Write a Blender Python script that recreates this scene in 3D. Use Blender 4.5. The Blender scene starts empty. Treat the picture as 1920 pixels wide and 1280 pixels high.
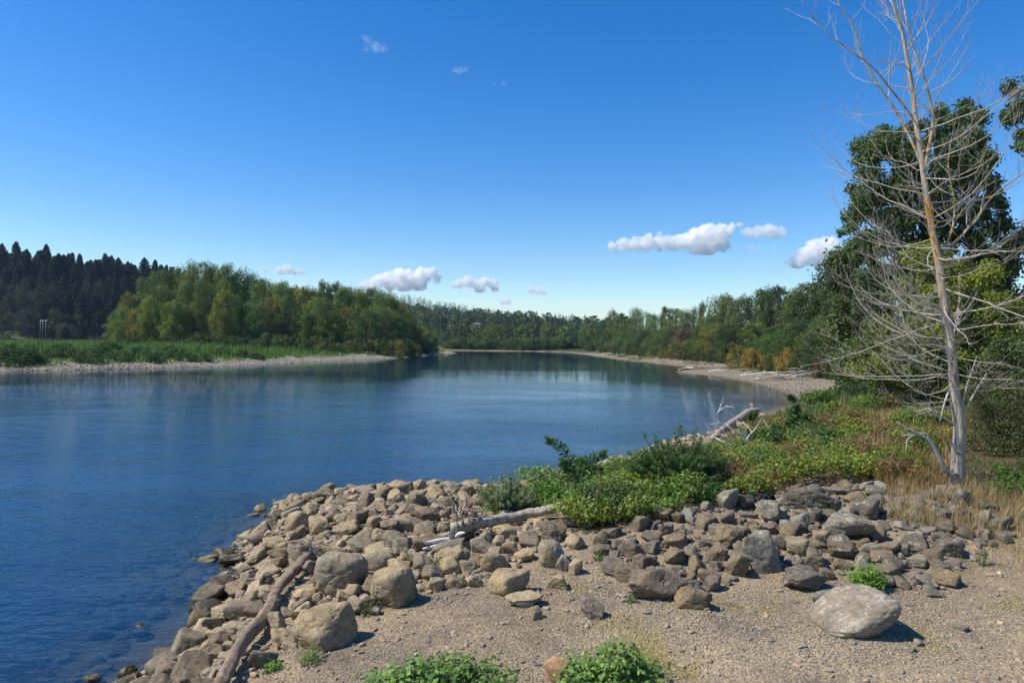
import bpy, math, random
import numpy as np
from mathutils import Matrix, Vector
random.seed(7); rng = np.random.default_rng(7)
S = bpy.context.scene
COL = S.collection
# ------------------------------------------------------------------ camera
EYE = 5.0; F = 1280.0; ROLL = math.radians(0.7)
cd = bpy.data.cameras.new('camera'); cam = bpy.data.objects.new('camera', cd); COL.objects.link(cam)
cd.sensor_width = 36; cd.lens = 24; cd.clip_start = .1; cd.clip_end = 60000
CM = Matrix.Translation((0, 0, EYE)) @ Matrix.Rotation(math.radians(90.04), 4, 'X') @ Matrix.Rotation(ROLL, 4, 'Z')
cam.matrix_world = CM; S.camera = cam
# ------------------------------------------------------------------ sky, sun, exposure
SUN_EL = math.radians(52); SUN_AZ = math.radians(-97)      # azimuth clockwise from +Y (the view direction)
W = bpy.data.worlds.new('World'); S.world = W; W.use_nodes = True
nt = W.node_tree; nt.nodes.clear()
sky = nt.nodes.new('ShaderNodeTexSky'); sky.sky_type = 'NISHITA'; sky.sun_disc = False
sky.sun_elevation = SUN_EL; sky.sun_rotation = SUN_AZ % (2*math.pi)
sky.air_density = 1.0; sky.dust_density = 0.35; sky.ozone_density = 3.0; sky.altitude = 0
hs = nt.nodes.new('ShaderNodeHueSaturation'); hs.inputs['Saturation'].default_value = 1.42; hs.inputs['Hue'].default_value = 0.508
bg = nt.nodes.new('ShaderNodeBackground'); bg.inputs[1].default_value = 0.12
wo = nt.nodes.new('ShaderNodeOutputWorld')
nt.links.new(sky.outputs[0], hs.inputs['Color']); nt.links.new(hs.outputs[0], bg.inputs[0]); nt.links.new(bg.outputs[0], wo.inputs[0])
sl = bpy.data.lights.new('sun', 'SUN'); sl.energy = 4.2; sl.angle = math.radians(.5); sl.color = (1, .94, .84)
so = bpy.data.objects.new('sun', sl); COL.objects.link(so)
sd = Vector((math.sin(SUN_AZ)*math.cos(SUN_EL), math.cos(SUN_AZ)*math.cos(SUN_EL), math.sin(SUN_EL)))
so.rotation_euler = sd.to_track_quat('Z', 'Y').to_euler(); so.location = (-20, 0, 40)
S.view_settings.view_transform = 'Standard'; S.view_settings.look = 'None'
S.view_settings.exposure = 0.5; S.view_settings.gamma = 1; S.view_settings.use_curve_mapping = False
S.render.engine = 'CYCLES'
S.cycles.volume_bounces = 20; S.cycles.max_bounces = 20; S.cycles.transparent_max_bounces = 16
S.cycles.transmission_bounces = 8; S.cycles.sample_clamp_indirect = 6

# ------------------------------------------------------------------ projection helpers
R3 = np.array(CM.to_3x3())
def ray(u, v):
    return R3 @ np.array([(u-960)/F, (640-v)/F, -1.0])
def flat(u, v, z=0.0):                       # where the sight line meets a level plane
    d = ray(u, v); t = (z-EYE)/d[2]
    return np.array([d[0]*t, d[1]*t])
def at(u, v, Y):                             # the point of a sight line at distance Y ahead
    d = ray(u, v); t = Y/d[1]
    return np.array([d[0]*t, Y, EYE+d[2]*t])
def proj(P):
    P = np.atleast_2d(P).astype(float); q = (P-np.array([0, 0, EYE])) @ R3
    w = np.maximum(-q[:, 2], 1e-3)
    return 960+F*q[:, 0]/w, 640-F*q[:, 1]/w
def inpoly(x, y, poly):
    x = np.asarray(x, float); y = np.asarray(y, float); r = np.zeros(x.shape, bool); n = len(poly)
    for i in range(n):
        x0, y0 = poly[i]; x1, y1 = poly[(i+1) % n]
        if y0 == y1: continue
        c = ((y0 > y) != (y1 > y)) & (x < (x1-x0)*(y-y0)/(y1-y0)+x0)
        r ^= c
    return r
def ss(x, a, b):
    t = np.clip((np.asarray(x, float)-a)/(b-a), 0, 1); return t*t*(3-2*t)
def _h(ix, iy, iz):
    n = (ix*374761393 + iy*668265263 + iz*2147483647 + 1013904223) & 0xffffffff
    n = ((n ^ (n >> 13))*1274126177) & 0xffffffff
    n = ((n ^ (n >> 16))*2246822519) & 0xffffffff
    return ((n ^ (n >> 15)) & 0xffffff)/float(0xffffff)
def vn(x, y, z=0.0):
    x, y, z = np.broadcast_arrays(np.asarray(x, float), np.asarray(y, float), np.asarray(z, float))
    ix = np.floor(x).astype(np.int64); iy = np.floor(y).astype(np.int64); iz = np.floor(z).astype(np.int64)
    fx = x-ix; fy = y-iy; fz = z-iz
    fx = fx*fx*(3-2*fx); fy = fy*fy*(3-2*fy); fz = fz*fz*(3-2*fz)
    r = 0
    for a in (0, 1):
        for b in (0, 1):
            for c in (0, 1):
                r = r + _h(ix+a, iy+b, iz+c)*(fx if a else 1-fx)*(fy if b else 1-fy)*(fz if c else 1-fz)
    return r
def fbm(x, y, z=0.0, o=4):
    r = 0; a = .5; t = 0
    for i in range(o):
        r = r + a*vn(np.asarray(x)*2**i+i*17.3, np.asarray(y)*2**i+i*5.1, np.asarray(z)*2**i+i*9.7); t += a; a *= .5
    return r/t

# ------------------------------------------------------------------ the shape of the land
W0 = [(-30, 1480), (150, 1350), (245, 1285), (288, 1245), (325, 1205), (375, 1165), (402, 1130), (438, 1085), (438, 1030),
      (462, 1015), (505, 995), (512, 958), (570, 940), (640, 930), (740, 925), (830, 930), (900, 918), (960, 908), (1050, 893),
      (1140, 872), (1240, 838), (1335, 818), (1420, 775), (1462, 763), (1502, 752), (1461, 733), (1403, 716), (1340, 706), (1276, 700),
      (1268, 696), (1300, 692.5), (1345, 689.5), (1300, 688), (1268, 686), (1228, 681), (1155, 673), (1090, 664), (1057, 660),
      (990, 658.5), (860, 657), (700, 655.5), (500, 652), (300, 649.5), (145, 645.5), (120, 644), (86, 645.5), (66, 645), (20, 647.5), (-200, 648), (-700, 650)]
MAIN = [(-8, -60), (-6.6, -8)] + [tuple(flat(u, v)) for u, v in W0] + [(-2500, 380), (-6000, 500), (-6000, 7000), (7000, 7000), (7000, -60)]
ISL0 = [(-500, 707), (-120, 699), (0, 696), (250, 691), (375, 688), (440, 686), (602, 678), (751, 671), (835, 664), (857, 661.5),
        (840, 660), (700, 660), (450, 659), (250, 656), (120, 655), (0, 654), (-500, 652)]
ISL = [tuple(flat(u, v)) for u, v in ISL0]
def sdist(x, y, poly):
    P = np.array(poly); best = np.full(x.shape, 1e18)
    for i in range(len(P)):
        a = P[i]; b = P[(i+1) % len(P)]; e = b-a; L = e@e
        t = np.clip(((x-a[0])*e[0]+(y-a[1])*e[1])/L, 0, 1)
        best = np.minimum(best, (x-a[0]-t*e[0])**2+(y-a[1]-t*e[1])**2)
    return np.where(inpoly(x, y, poly), 1, -1)*np.sqrt(best)
def land(x, y):
    x = np.asarray(x, float); y = np.asarray(y, float)
    wob = (fbm(x*.9, y*.9, 3)-.5)*.9*(1-ss(y, 40, 80)) + (fbm(x*.12, y*.12, 8)-.5)*2.5*ss(y, 50, 110)
    dm = sdist(x, y, MAIN)+wob; di = sdist(x, y, ISL)+(fbm(x*.1, y*.1, 5)-.5)*3
    near = 1.2*(1-np.exp(-np.maximum(dm, 0)/2.6)) + .5*ss(dm, 4, 10)*ss(y, 10.5, 15)
    near += .9*ss(x, 9, 18)*ss(y, 14, 24) + (fbm(x*.5, y*.5, 1)-.5)*.28*ss(dm, .5, 3)
    far = .07*np.clip(dm, 0, 14) + .7*ss(dm, 13, 22) + (fbm(x*.09, y*.09, 2)-.5)*.9*ss(dm, 8, 30) + 1.6*ss(dm, 18, 60)
    k = ss(y, 30, 48)
    zl = near*(1-k)+far*k
    hl = 34*np.exp(-((x+470)/190)**2-((y-690)/170)**2) + 20*np.exp(-((x+300)/120)**2-((y-640)/120)**2)
    hc = 8*ss(y, 440, 760) + 24*np.exp(-((x+170)/270)**2-((y-950)/280)**2) + 72*np.exp(-((x+350)/400)**2-((y-1750)/330)**2) + 14*np.exp(-((x-330)/400)**2-((y-1900)/420)**2)
    hc += 70*np.exp(-((x+620)/330)**2-((y-1500)/300)**2)
    zl = zl + (hl+hc*ss(y, 430, 700)+5*(fbm(x*.01, y*.01, 4)-.3)*ss(y, 430, 600))*ss(dm, 5, 70)
    zi = .16*np.clip(di, 0, 7)+.9*ss(di, 6, 26)+(fbm(x*.08, y*.08, 6)-.5)*.6*ss(di, 5, 15)
    d = np.maximum(dm, di)
    zw = -(.2*np.minimum(-d, 5)+.42*np.clip(-d-5, 0, 9)) + (fbm(x*1.3, y*1.3, 7)-.5)*.25*ss(-d, 0, 2)
    z = np.where(dm > 0, zl, np.where(di > 0, zi, zw))
    return z, dm, di
# radial tessellation, fine close by and coarse far off
rr = np.concatenate([[.2, .8, 1.5], 2.2*np.exp(np.arange(0, 555)*.0148)]); rr = rr[rr < 5500]
th = np.concatenate([np.arange(-180, -66, 6.0), np.arange(-66, -44, 1.0), np.arange(-44, 44, .21), np.arange(44, 66, 1.0), np.arange(66, 181, 6.0)])
th[-1] = 180; th = np.radians(th)
RR, TH = np.meshgrid(rr, th, indexing='ij')
GX = RR*np.sin(TH); GY = RR*np.cos(TH)
GZ, GD, GI = land(GX, GY)
def ground(x, y):
    x = np.asarray(x, float); y = np.asarray(y, float)
    r = np.clip(np.hypot(x, y), rr[0], rr[-1]*.999); a = np.arctan2(x, y)
    i = np.clip(np.searchsorted(rr, r)-1, 0, len(rr)-2); j = np.clip(np.searchsorted(th, a)-1, 0, len(th)-2)
    fr = (r-rr[i])/(rr[i+1]-rr[i]); fa = (a-th[j])/(th[j+1]-th[j])
    def L(A): return (A[i, j]*(1-fr)*(1-fa)+A[i+1, j]*fr*(1-fa)+A[i, j+1]*(1-fr)*fa+A[i+1, j+1]*fr*fa)
    return L(GZ)
def hit(u, v, off=0.0):                      # where a sight line meets the ground (raised by off)
    d = ray(u, v); hd = math.hypot(d[0], d[1]); r = rr[(rr > 3)]
    x = d[0]/hd*r; y = d[1]/hd*r; zr = EYE+d[2]/hd*r; g = ground(x, y)+off
    b = np.nonzero(zr <= g)[0]
    k = b[0] if len(b) else len(r)-1
    if k == 0: R = r[0]
    else:
        e0 = zr[k-1]-g[k-1]; e1 = zr[k]-g[k]; R = r[k-1]+(r[k]-r[k-1])*e0/max(e0-e1, 1e-9)
    X = d[0]/hd*R; Y = d[1]/hd*R
    return np.array([X, Y, float(ground(X, Y))])

# ------------------------------------------------------------------ mesh helpers
def mesh(name, V, F_, mat=None, smooth=False, attrs=None):
    V = np.asarray(V, np.float32).reshape(-1, 3); F_ = np.asarray(F_, np.int32); n, k = F_.shape
    m = bpy.data.meshes.new(name); m.vertices.add(len(V)); m.vertices.foreach_set('co', V.ravel())
    m.loops.add(n*k); m.loops.foreach_set('vertex_index', F_.ravel())
    m.polygons.add(n); m.polygons.foreach_set('loop_start', np.arange(0, n*k, k, dtype=np.int32))
    try: m.polygons.foreach_set('loop_total', np.full(n, k, np.int32))
    except Exception: pass
    m.polygons.foreach_set('use_smooth', np.full(n, bool(smooth)))
    if attrs:
        for a, val in attrs.items():
            val = np.asarray(val, np.float32)
            if val.ndim == 2:
                at_ = m.attributes.new(a, 'FLOAT_COLOR', 'POINT')
                at_.data.foreach_set('color', np.concatenate([val, np.ones((len(val), 1), np.float32)], 1).ravel())
            else:
                at_ = m.attributes.new(a, 'FLOAT', 'POINT'); at_.data.foreach_set('value', val)
    if mat: m.materials.append(mat)
    m.update(calc_edges=True); m.validate()
    return m
def link(name, me, loc=(0, 0, 0), rot=(0, 0, 0), scale=(1, 1, 1), parent=None, color=None):
    o = bpy.data.objects.new(name, me); COL.objects.link(o)
    o.location = loc; o.rotation_euler = rot; o.scale = scale
    if parent: o.parent = parent
    if color is not None: o.color = (*color, 1)
    return o
def tag(o, label=None, cat=None, group=None, kind=None):
    if label: o['label'] = label
    if cat: o['category'] = cat
    if group: o['group'] = group
    if kind: o['kind'] = kind
    return o
def thing(name, label, cat, loc=(0, 0, 0), rz=0, group=None, scale=1):
    o = link(name, None, tuple(float(c) for c in loc), (0, 0, rz), (scale,)*3)
    o.empty_display_size = .2
    return tag(o, label, cat, group)
def cat_(L):
    Vs, Fs, n = [], [], 0
    for V, Q in L:
        Vs.append(V); Fs.append(np.asarray(Q)+n); n += len(V)
    return np.concatenate(Vs), np.concatenate(Fs)
def tube(pts, rad, k=6, cap=True, rough=0, seed=0):
    P = np.asarray(pts, float); rad = np.broadcast_to(np.asarray(rad, float), (len(P),)); n = len(P)
    T = np.gradient(P, axis=0); T /= np.linalg.norm(T, axis=1)[:, None]+1e-9
    ref = np.array([0, 0, 1.0]) if abs(T[:, 2]).mean() < .8 else np.array([1.0, 0, 0])
    A = np.cross(T, ref); A /= np.linalg.norm(A, axis=1)[:, None]+1e-9; B = np.cross(T, A)
    a = np.arange(k)*2*math.pi/k
    r = rad[:, None]*np.ones((1, k))
    if rough:
        lr = np.random.default_rng(seed)
        r = r*(1+rough*(fbm(np.cos(a)[None, :]*1.6+np.arange(n)[:, None]*.05+seed, np.sin(a)[None, :]*1.6+seed*3.1, np.arange(n)[:, None]*.07)-.5)*2)
    V = P[:, None, :]+r[:, :, None]*(np.cos(a)[None, :, None]*A[:, None, :]+np.sin(a)[None, :, None]*B[:, None, :])
    V = V.reshape(-1, 3); i, j = np.meshgrid(np.arange(n-1), np.arange(k), indexing='ij'); j2 = (j+1) % k
    Q = np.stack([i*k+j, i*k+j2, (i+1)*k+j2, (i+1)*k+j], -1).reshape(-1, 4)
    if cap:
        V = np.concatenate([V, P[:1], P[-1:]]); c0 = n*k; j = np.arange(k); j2 = (j+1) % k
        # end fans as quads with a doubled centre are avoided: pair faces
        q = []
        for e, base in ((c0, 0), (c0+1, (n-1)*k)):
            for jj in range(0, k-1, 2):
                a0, a1, a2 = base+jj, base+jj+1, base+(jj+2) % k
                q.append((e, a0, a1, a2) if e != c0 else (e, a2, a1, a0))
            if k % 2: a0, a1 = base+k-1, base; q.append((e, a0, a1, a1))
        q = [t for t in q if len(set(t)) == 4]
        if q: Q = np.concatenate([Q, np.array(q)])
    return V, Q
def spline(pts, n=12):
    P = np.asarray(pts, float); m = len(P)
    if m == 2: 
        t = np.linspace(0, 1, n)[:, None]; return P[0]*(1-t)+P[1]*t
    E = np.concatenate([[2*P[0]-P[1]], P, [2*P[-1]-P[-2]]]); out = []
    for q in np.linspace(0, m-1-1e-9, n):
        i = int(q); t = q-i; a, b, c, d = E[i], E[i+1], E[i+2], E[i+3]
        out.append(.5*((2*b)+(-a+c)*t+(2*a-5*b+4*c-d)*t*t+(-a+3*b-3*c+d)*t**3))
    return np.array(out)
# leaves: little folded diamonds
def leaves(C, N, size, aspect=.6, g=rng, up=None):
    n = len(C); N = N/(np.linalg.norm(N, axis=1)[:, None]+1e-9)
    d = g.normal(size=(n, 3)) if up is None else up+g.normal(size=(n, 3))*.35
    d -= (d*N).sum(1)[:, None]*N; d /= np.linalg.norm(d, axis=1)[:, None]+1e-9
    s = np.cross(N, d); size = np.broadcast_to(size, (n,))[:, None]
    a = C-d*size*.5; c = C+d*size*.5; f = N*size*.12
    b = C+s*size*aspect*.5+f-d*size*.06; e = C-s*size*aspect*.5+f-d*size*.06
    V = np.stack([a, b, c, e], 1).reshape(-1, 3); Q = np.arange(n*4).reshape(-1, 4)
    return V, Q
def blob_leaves(clumps, n, size, g, aspect=.62, outward=.8, droop=.0, shell=.45):
    c = np.asarray(clumps, float); w = (c[:, 3]*c[:, 4]+c[:, 3]*c[:, 5]); w /= w.sum()
    k = g.choice(len(c), n, p=w); d = g.normal(size=(n, 3)); d /= np.linalg.norm(d, axis=1)[:, None]
    r = shell+(1.08-shell)*g.random(n)**.6; r *= 1+.22*g.normal(size=n)
    C = c[k, :3]+d*r[:, None]*c[k, 3:6]
    N = d*outward*1.5+g.normal(size=(n, 3))*.6+np.array([0, 0, .25])
    V, Q = leaves(C, N, size*(.6+.8*g.random(n)), aspect, g)
    ct = g.random(len(c)); tint = np.clip(.55*ct[k]+.45*g.random(n), 0, 1)
    return V, Q, np.repeat(tint, 4)
def ico(level):
    t = (1+5**.5)/2
    V = [(-1, t, 0), (1, t, 0), (-1, -t, 0), (1, -t, 0), (0, -1, t), (0, 1, t), (0, -1, -t), (0, 1, -t), (t, 0, -1), (t, 0, 1), (-t, 0, -1), (-t, 0, 1)]
    Fc = [(0, 11, 5), (0, 5, 1), (0, 1, 7), (0, 7, 10), (0, 10, 11), (1, 5, 9), (5, 11, 4), (11, 10, 2), (10, 7, 6), (7, 1, 8), (3, 9, 4), (3, 4, 2), (3, 2, 6), (3, 6, 8), (3, 8, 9), (4, 9, 5), (2, 4, 11), (6, 2, 10), (8, 6, 7), (9, 8, 1)]
    V = [np.array(v)/np.linalg.norm(v) for v in V]
    for _ in range(level):
        mid = {}; out = []
        def M(a, b):
            k = (min(a, b), max(a, b))
            if k not in mid:
                p = V[a]+V[b]; V.append(p/np.linalg.norm(p)); mid[k] = len(V)-1
            return mid[k]
        for a, b, c in Fc:
            x, y, z = M(a, b), M(b, c), M(c, a); out += [(a, x, z), (b, y, x), (c, z, y), (x, y, z)]
        Fc = out
    return np.array(V), np.array(Fc)
ICO = [ico(i) for i in range(6)]
def rock_shape(seed, level, ang=.7):
    g = np.random.default_rng(seed); V, T = ICO[level]; n = int(10+2*ang)
    nn = g.normal(size=(n, 3)); nn /= np.linalg.norm(nn, axis=1)[:, None]
    nn = np.concatenate([nn, np.eye(3), -np.eye(3)]); dist = g.uniform(.5 if ang > .35 else .76, .98, len(nn)); dist[-6:] = g.uniform(.75, 1.1, 6)
    dt = np.maximum(V@nn.T, 1e-4)/dist; p = 3.5+ang**1.5*62
    r = (dt**p).sum(1)**(-1/p)
    r *= 1+.20*(fbm(V[:, 0]*1.4+seed, V[:, 1]*1.4, V[:, 2]*1.4, 2)-.5)
    P = V*r[:, None]
    amp = .07+.05*ang
    r2 = 1+amp*(fbm(P[:, 0]*4+seed, P[:, 1]*4, P[:, 2]*4, 4)-.5)
    if level >= 3:
        q = fbm(P[:, 0]*3.1+seed*2, P[:, 1]*3.1, P[:, 2]*7, 3); r2 -= .07*ss(q, .57, .66)*(.4+ang)
    P = P*r2[:, None]; P /= np.abs(P).max(0)
    return P, T

# ------------------------------------------------------------------ materials
def M_(name):
    m = bpy.data.materials.new(name); m.use_nodes = True; t = m.node_tree; b = t.nodes['Principled BSDF']; return m, t, b
def nd(t, typ, **kw):
    n = t.nodes.new(typ)
    for k, v in kw.items():
        if k.startswith('i_'): n.inputs[k[2:].replace('_', ' ')].default_value = v
        else: setattr(n, k, v)
    return n
def ramp(t, src, stops):
    r = t.nodes.new('ShaderNodeValToRGB'); e = r.color_ramp.elements
    while len(e) < len(stops): e.new(.5)
    for q, (p, c) in zip(e, stops): q.position = p; q.color = (*c, 1) if len(c) == 3 else c
    t.links.new(src, r.inputs[0]); return r.outputs[0]
def mul(t, a, b, f=1.0, mode='MULTIPLY'):
    m = t.nodes.new('ShaderNodeMix'); m.data_type = 'RGBA'; m.blend_type = mode
    for s, v in ((0, f), (6, a), (7, b)):
        if hasattr(v, 'links') or hasattr(v, 'is_linked'): t.links.new(v, m.inputs[s])
        else: m.inputs[s].default_value = v if s == 0 else (*v, 1)
    return m.outputs[2]
def pos(t, scale=1.0, obj=False):
    if obj: return t.nodes.new('ShaderNodeTexCoord').outputs['Object']
    return t.nodes.new('ShaderNodeNewGeometry').outputs['Position']
def noise(t, vec, scale, detail=4, rough=.6):
    n = nd(t, 'ShaderNodeTexNoise'); n.inputs['Scale'].default_value = scale; n.inputs['Detail'].default_value = detail
    n.inputs['Roughness'].default_value = rough; t.links.new(vec, n.inputs['Vector']); return n.outputs['Fac']
def bump(t, b, h, strength, dist, prev=None):
    n = nd(t, 'ShaderNodeBump'); n.inputs['Strength'].default_value = strength; n.inputs['Distance'].default_value = dist
    t.links.new(h, n.inputs['Height'])
    if prev is not None: t.links.new(prev, n.inputs['Normal'])
    if b is not None: t.links.new(n.outputs[0], b.inputs['Normal'])
    return n.outputs[0]
def leaf_mat(name, trans=.3, attr='tint', lo=.45, hi=1.45, rough=.5, yellow=.0):
    m, t, b = M_(name); out = t.nodes['Material Output']
    if attr == 'col':
        a = nd(t, 'ShaderNodeAttribute', attribute_name='col'); c = a.outputs['Color']
    else:
        a = nd(t, 'ShaderNodeAttribute', attribute_name='tint'); oi = t.nodes.new('ShaderNodeObjectInfo')
        w = ramp(t, a.outputs['Fac'], [(0, (lo, lo*1.02, lo)), (.6, (1, 1, 1)), (1, (hi*1.1, hi, hi*.8))])
        c = mul(t, oi.outputs['Color'], w)
        n = noise(t, pos(t), .35, 2); c = mul(t, c, ramp(t, n, [(.3, (.75, .8, .8)), (.7, (1.25, 1.15, 1.0))]))
    t.links.new(c, b.inputs['Base Color']); b.inputs['Roughness'].default_value = rough
    b.inputs['Specular IOR Level'].default_value = .35
    tr = t.nodes.new('ShaderNodeBsdfTranslucent'); t.links.new(mul(t, c, (1.25, 1.3, .7)), tr.inputs[0])
    mx = t.nodes.new('ShaderNodeMixShader'); mx.inputs[0].default_value = trans
    t.links.new(b.outputs[0], mx.inputs[1]); t.links.new(tr.outputs[0], mx.inputs[2]); t.links.new(mx.outputs[0], out.inputs[0])
    return m
LEAF = leaf_mat('leaf'); LEAFC = leaf_mat('leaf_mixed', attr='col', trans=.3)
NEEDLE = leaf_mat('needle', trans=.12, lo=.4, hi=1.4, rough=.6)
def bark_mat(name, c1, c2, sc=6, orange=False, obj=True):
    m, t, b = M_(name); p = pos(t, obj=obj); mp = nd(t, 'ShaderNodeMapping'); mp.inputs['Scale'].default_value = (1, 1, .25); t.links.new(p, mp.inputs[0])
    n = noise(t, mp.outputs[0], sc, 6, .7); c = ramp(t, n, [(.3, c1), (.62, c2)])
    if orange:
        n2 = noise(t, p, 2.3, 5, .7); sep = nd(t, 'ShaderNodeSeparateXYZ'); t.links.new(p, sep.inputs[0])
        mr = nd(t, 'ShaderNodeMapRange'); mr.inputs[1].default_value = 6.0; mr.inputs[2].default_value = 7.4; t.links.new(sep.outputs[2], mr.inputs[0])
        mr2 = nd(t, 'ShaderNodeMapRange'); mr2.inputs[1].default_value = 9.6; mr2.inputs[2].default_value = 11.2; mr2.inputs[3].default_value = 1; mr2.inputs[4].default_value = 0; t.links.new(sep.outputs[2], mr2.inputs[0])
        mm = nd(t, 'ShaderNodeMath', operation='MULTIPLY'); t.links.new(mr.outputs[0], mm.inputs[0]); t.links.new(mr2.outputs[0], mm.inputs[1])
        r2 = ramp(t, n2, [(.49, (0, 0, 0)), (.56, (1, 1, 1))])
        m3 = nd(t, 'ShaderNodeMath', operation='MULTIPLY'); t.links.new(mm.outputs[0], m3.inputs[0]); t.links.new(r2, m3.inputs[1])
        c = mul(t, c, (.50, .24, .03), m3.outputs[0], 'MIX')
    t.links.new(c, b.inputs['Base Color']); b.inputs['Roughness'].default_value = .85
    bump(t, b, n, .6, .02)
    return m
BARK = bark_mat('bark', (.05, .04, .03), (.16, .13, .10)); PALEBARK = bark_mat('pale_bark', (.16, .14, .11), (.42, .38, .32), 5)
DEADBARK = bark_mat('dead_bark', (.09, .065, .05), (.44, .38, .285), 9, orange=True, obj=False)
TWIG = bark_mat('twig_bark', (.25, .215, .165), (.52, .465, .375), 7, obj=False)
DRIFT = bark_mat('driftwood', (.12, .09, .062), (.42, .36, .275), 11); BLEACH = bark_mat('bleached_wood', (.42, .38, .33), (.68, .64, .58), 9)
BROWNWOOD = bark_mat('brown_wood', (.08, .055, .035), (.30, .215, .135), 12)
ROOTS = bark_mat('root_wood', (.10, .07, .05), (.34, .27, .20), 12)
def rock_mat(name, lichen=.5, lt=.60):
    m, t, b = M_(name); oi = t.nodes.new('ShaderNodeObjectInfo'); p = pos(t)
    ad = nd(t, 'ShaderNodeVectorMath', operation='ADD'); t.links.new(p, ad.inputs[0]); 
    ml = nd(t, 'ShaderNodeVectorMath', operation='SCALE'); ml.inputs[0].default_value = (13, 7, 5); t.links.new(oi.outputs['Random'], ml.inputs['Scale']); t.links.new(ml.outputs[0], ad.inputs[1])
    v = ad.outputs[0]; n1 = noise(t, v, 3.2, 6, .65); n2 = noise(t, v, 19, 5, .7); n3 = noise(t, v, 1.4, 3, .6)
    c = mul(t, oi.outputs['Color'], ramp(t, n1, [(.3, (.55, .53, .50)), (.5, (1, 1, 1)), (.72, (1.25, 1.23, 1.15))]))
    c = mul(t, c, ramp(t, n2, [(.3, (.55, .53, .50)), (.52, (1, 1, 1)), (.75, (1.25, 1.25, 1.25))]))
    c = mul(t, c, ramp(t, n3, [(.35, (1.06, 1.0, .86)), (.7, (.92, .95, .97))]))
    li = noise(t, v, 7.5, 7, .72); lm = ramp(t, li, [(lt, (0, 0, 0)), (lt+.05, (lichen, lichen, lichen))])
    c = mul(t, c, (.44, .39, .31), lm, 'MIX')
    sep = nd(t, 'ShaderNodeSeparateXYZ'); t.links.new(p, sep.inputs[0])
    wz = nd(t, 'ShaderNodeMath', operation='ADD'); t.links.new(sep.outputs[2], wz.inputs[0])
    nn = nd(t, 'ShaderNodeMath', operation='MULTIPLY'); t.links.new(n1, nn.inputs[0]); nn.inputs[1].default_value = -.12; t.links.new(nn.outputs[0], wz.inputs[1])
    wet = nd(t, 'ShaderNodeMapRange'); wet.inputs[1].default_value = .10; wet.inputs[2].default_value = .28; wet.inputs[3].default_value = 1; wet.inputs[4].default_value = 0; t.links.new(wz.outputs[0], wet.inputs[0])
    c = mul(t, c, (.30, .28, .22), wet.outputs[0], 'MULTIPLY')
    t.links.new(c, b.inputs['Base Color'])
    rg = nd(t, 'ShaderNodeMapRange'); rg.inputs[3].default_value = .9; rg.inputs[4].default_value = .35; t.links.new(wet.outputs[0], rg.inputs[0]); t.links.new(rg.outputs[0], b.inputs['Roughness'])
    b.inputs['Specular IOR Level'].default_value = .3
    n = bump(t, None, n1, .5, .06); n = bump(t, b, n2, .7, .018, n)
    return m
ROCK = rock_mat('rock', .35); LROCK = rock_mat('lichened_rock', .6, .545)
def ground_mat(name, near):
    m, t, b = M_(name); a = nd(t, 'ShaderNodeAttribute', attribute_name='col'); p = pos(t)
    c = a.outputs['Color']
    if near:
        vo = nd(t, 'ShaderNodeTexVoronoi'); vo.inputs['Scale'].default_value = 34; t.links.new(p, vo.inputs['Vector'])
        vo2 = nd(t, 'ShaderNodeTexVoronoi'); vo2.inputs['Scale'].default_value = 75; t.links.new(p, vo2.inputs['Vector'])
        hsv = nd(t, 'ShaderNodeSeparateColor'); t.links.new(vo.outputs['Color'], hsv.inputs[0])
        hs2 = nd(t, 'ShaderNodeSeparateColor'); t.links.new(vo2.outputs['Color'], hs2.inputs[0])
        c = mul(t, c, ramp(t, hsv.outputs[0], [(0, (.62, .62, .66)), (.5, (1, 1, 1)), (.85, (1.15, 1.05, .92)), (1, (1.5, 1.45, 1.4))]))
        c = mul(t, c, ramp(t, hs2.outputs[1], [(0, (.72, .72, .72)), (.5, (1, 1, 1)), (1, (1.25, 1.2, 1.15))]))
        n1 = noise(t, p, 1.1, 6, .65); c = mul(t, c, ramp(t, n1, [(.3, (.72, .71, .71)), (.7, (1.2, 1.17, 1.1))]))
        mv = nd(t, 'ShaderNodeMath', operation='MULTIPLY'); t.links.new(vo.outputs['Distance'], mv.inputs[0]); mv.inputs[1].default_value = -1
        mv2 = nd(t, 'ShaderNodeMath', operation='MULTIPLY'); t.links.new(vo2.outputs['Distance'], mv2.inputs[0]); mv2.inputs[1].default_value = -1
        n = bump(t, None, mv.outputs[0], .8, .02); n = bump(t, b, mv2.outputs[0], .7, .01, n)
    else:
        n1 = noise(t, p, .5, 8, .75); c = mul(t, c, ramp(t, n1, [(.3, (.65, .65, .65)), (.7, (1.3, 1.28, 1.25))])); bump(t, b, n1, .8, .5)
    t.links.new(c, b.inputs['Base Color']); b.inputs['Roughness'].default_value = .92; b.inputs['Specular IOR Level'].default_value = .2
    return m
GROUND = ground_mat('gravel_ground', True); FARGROUND = ground_mat('far_ground', False)

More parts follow.
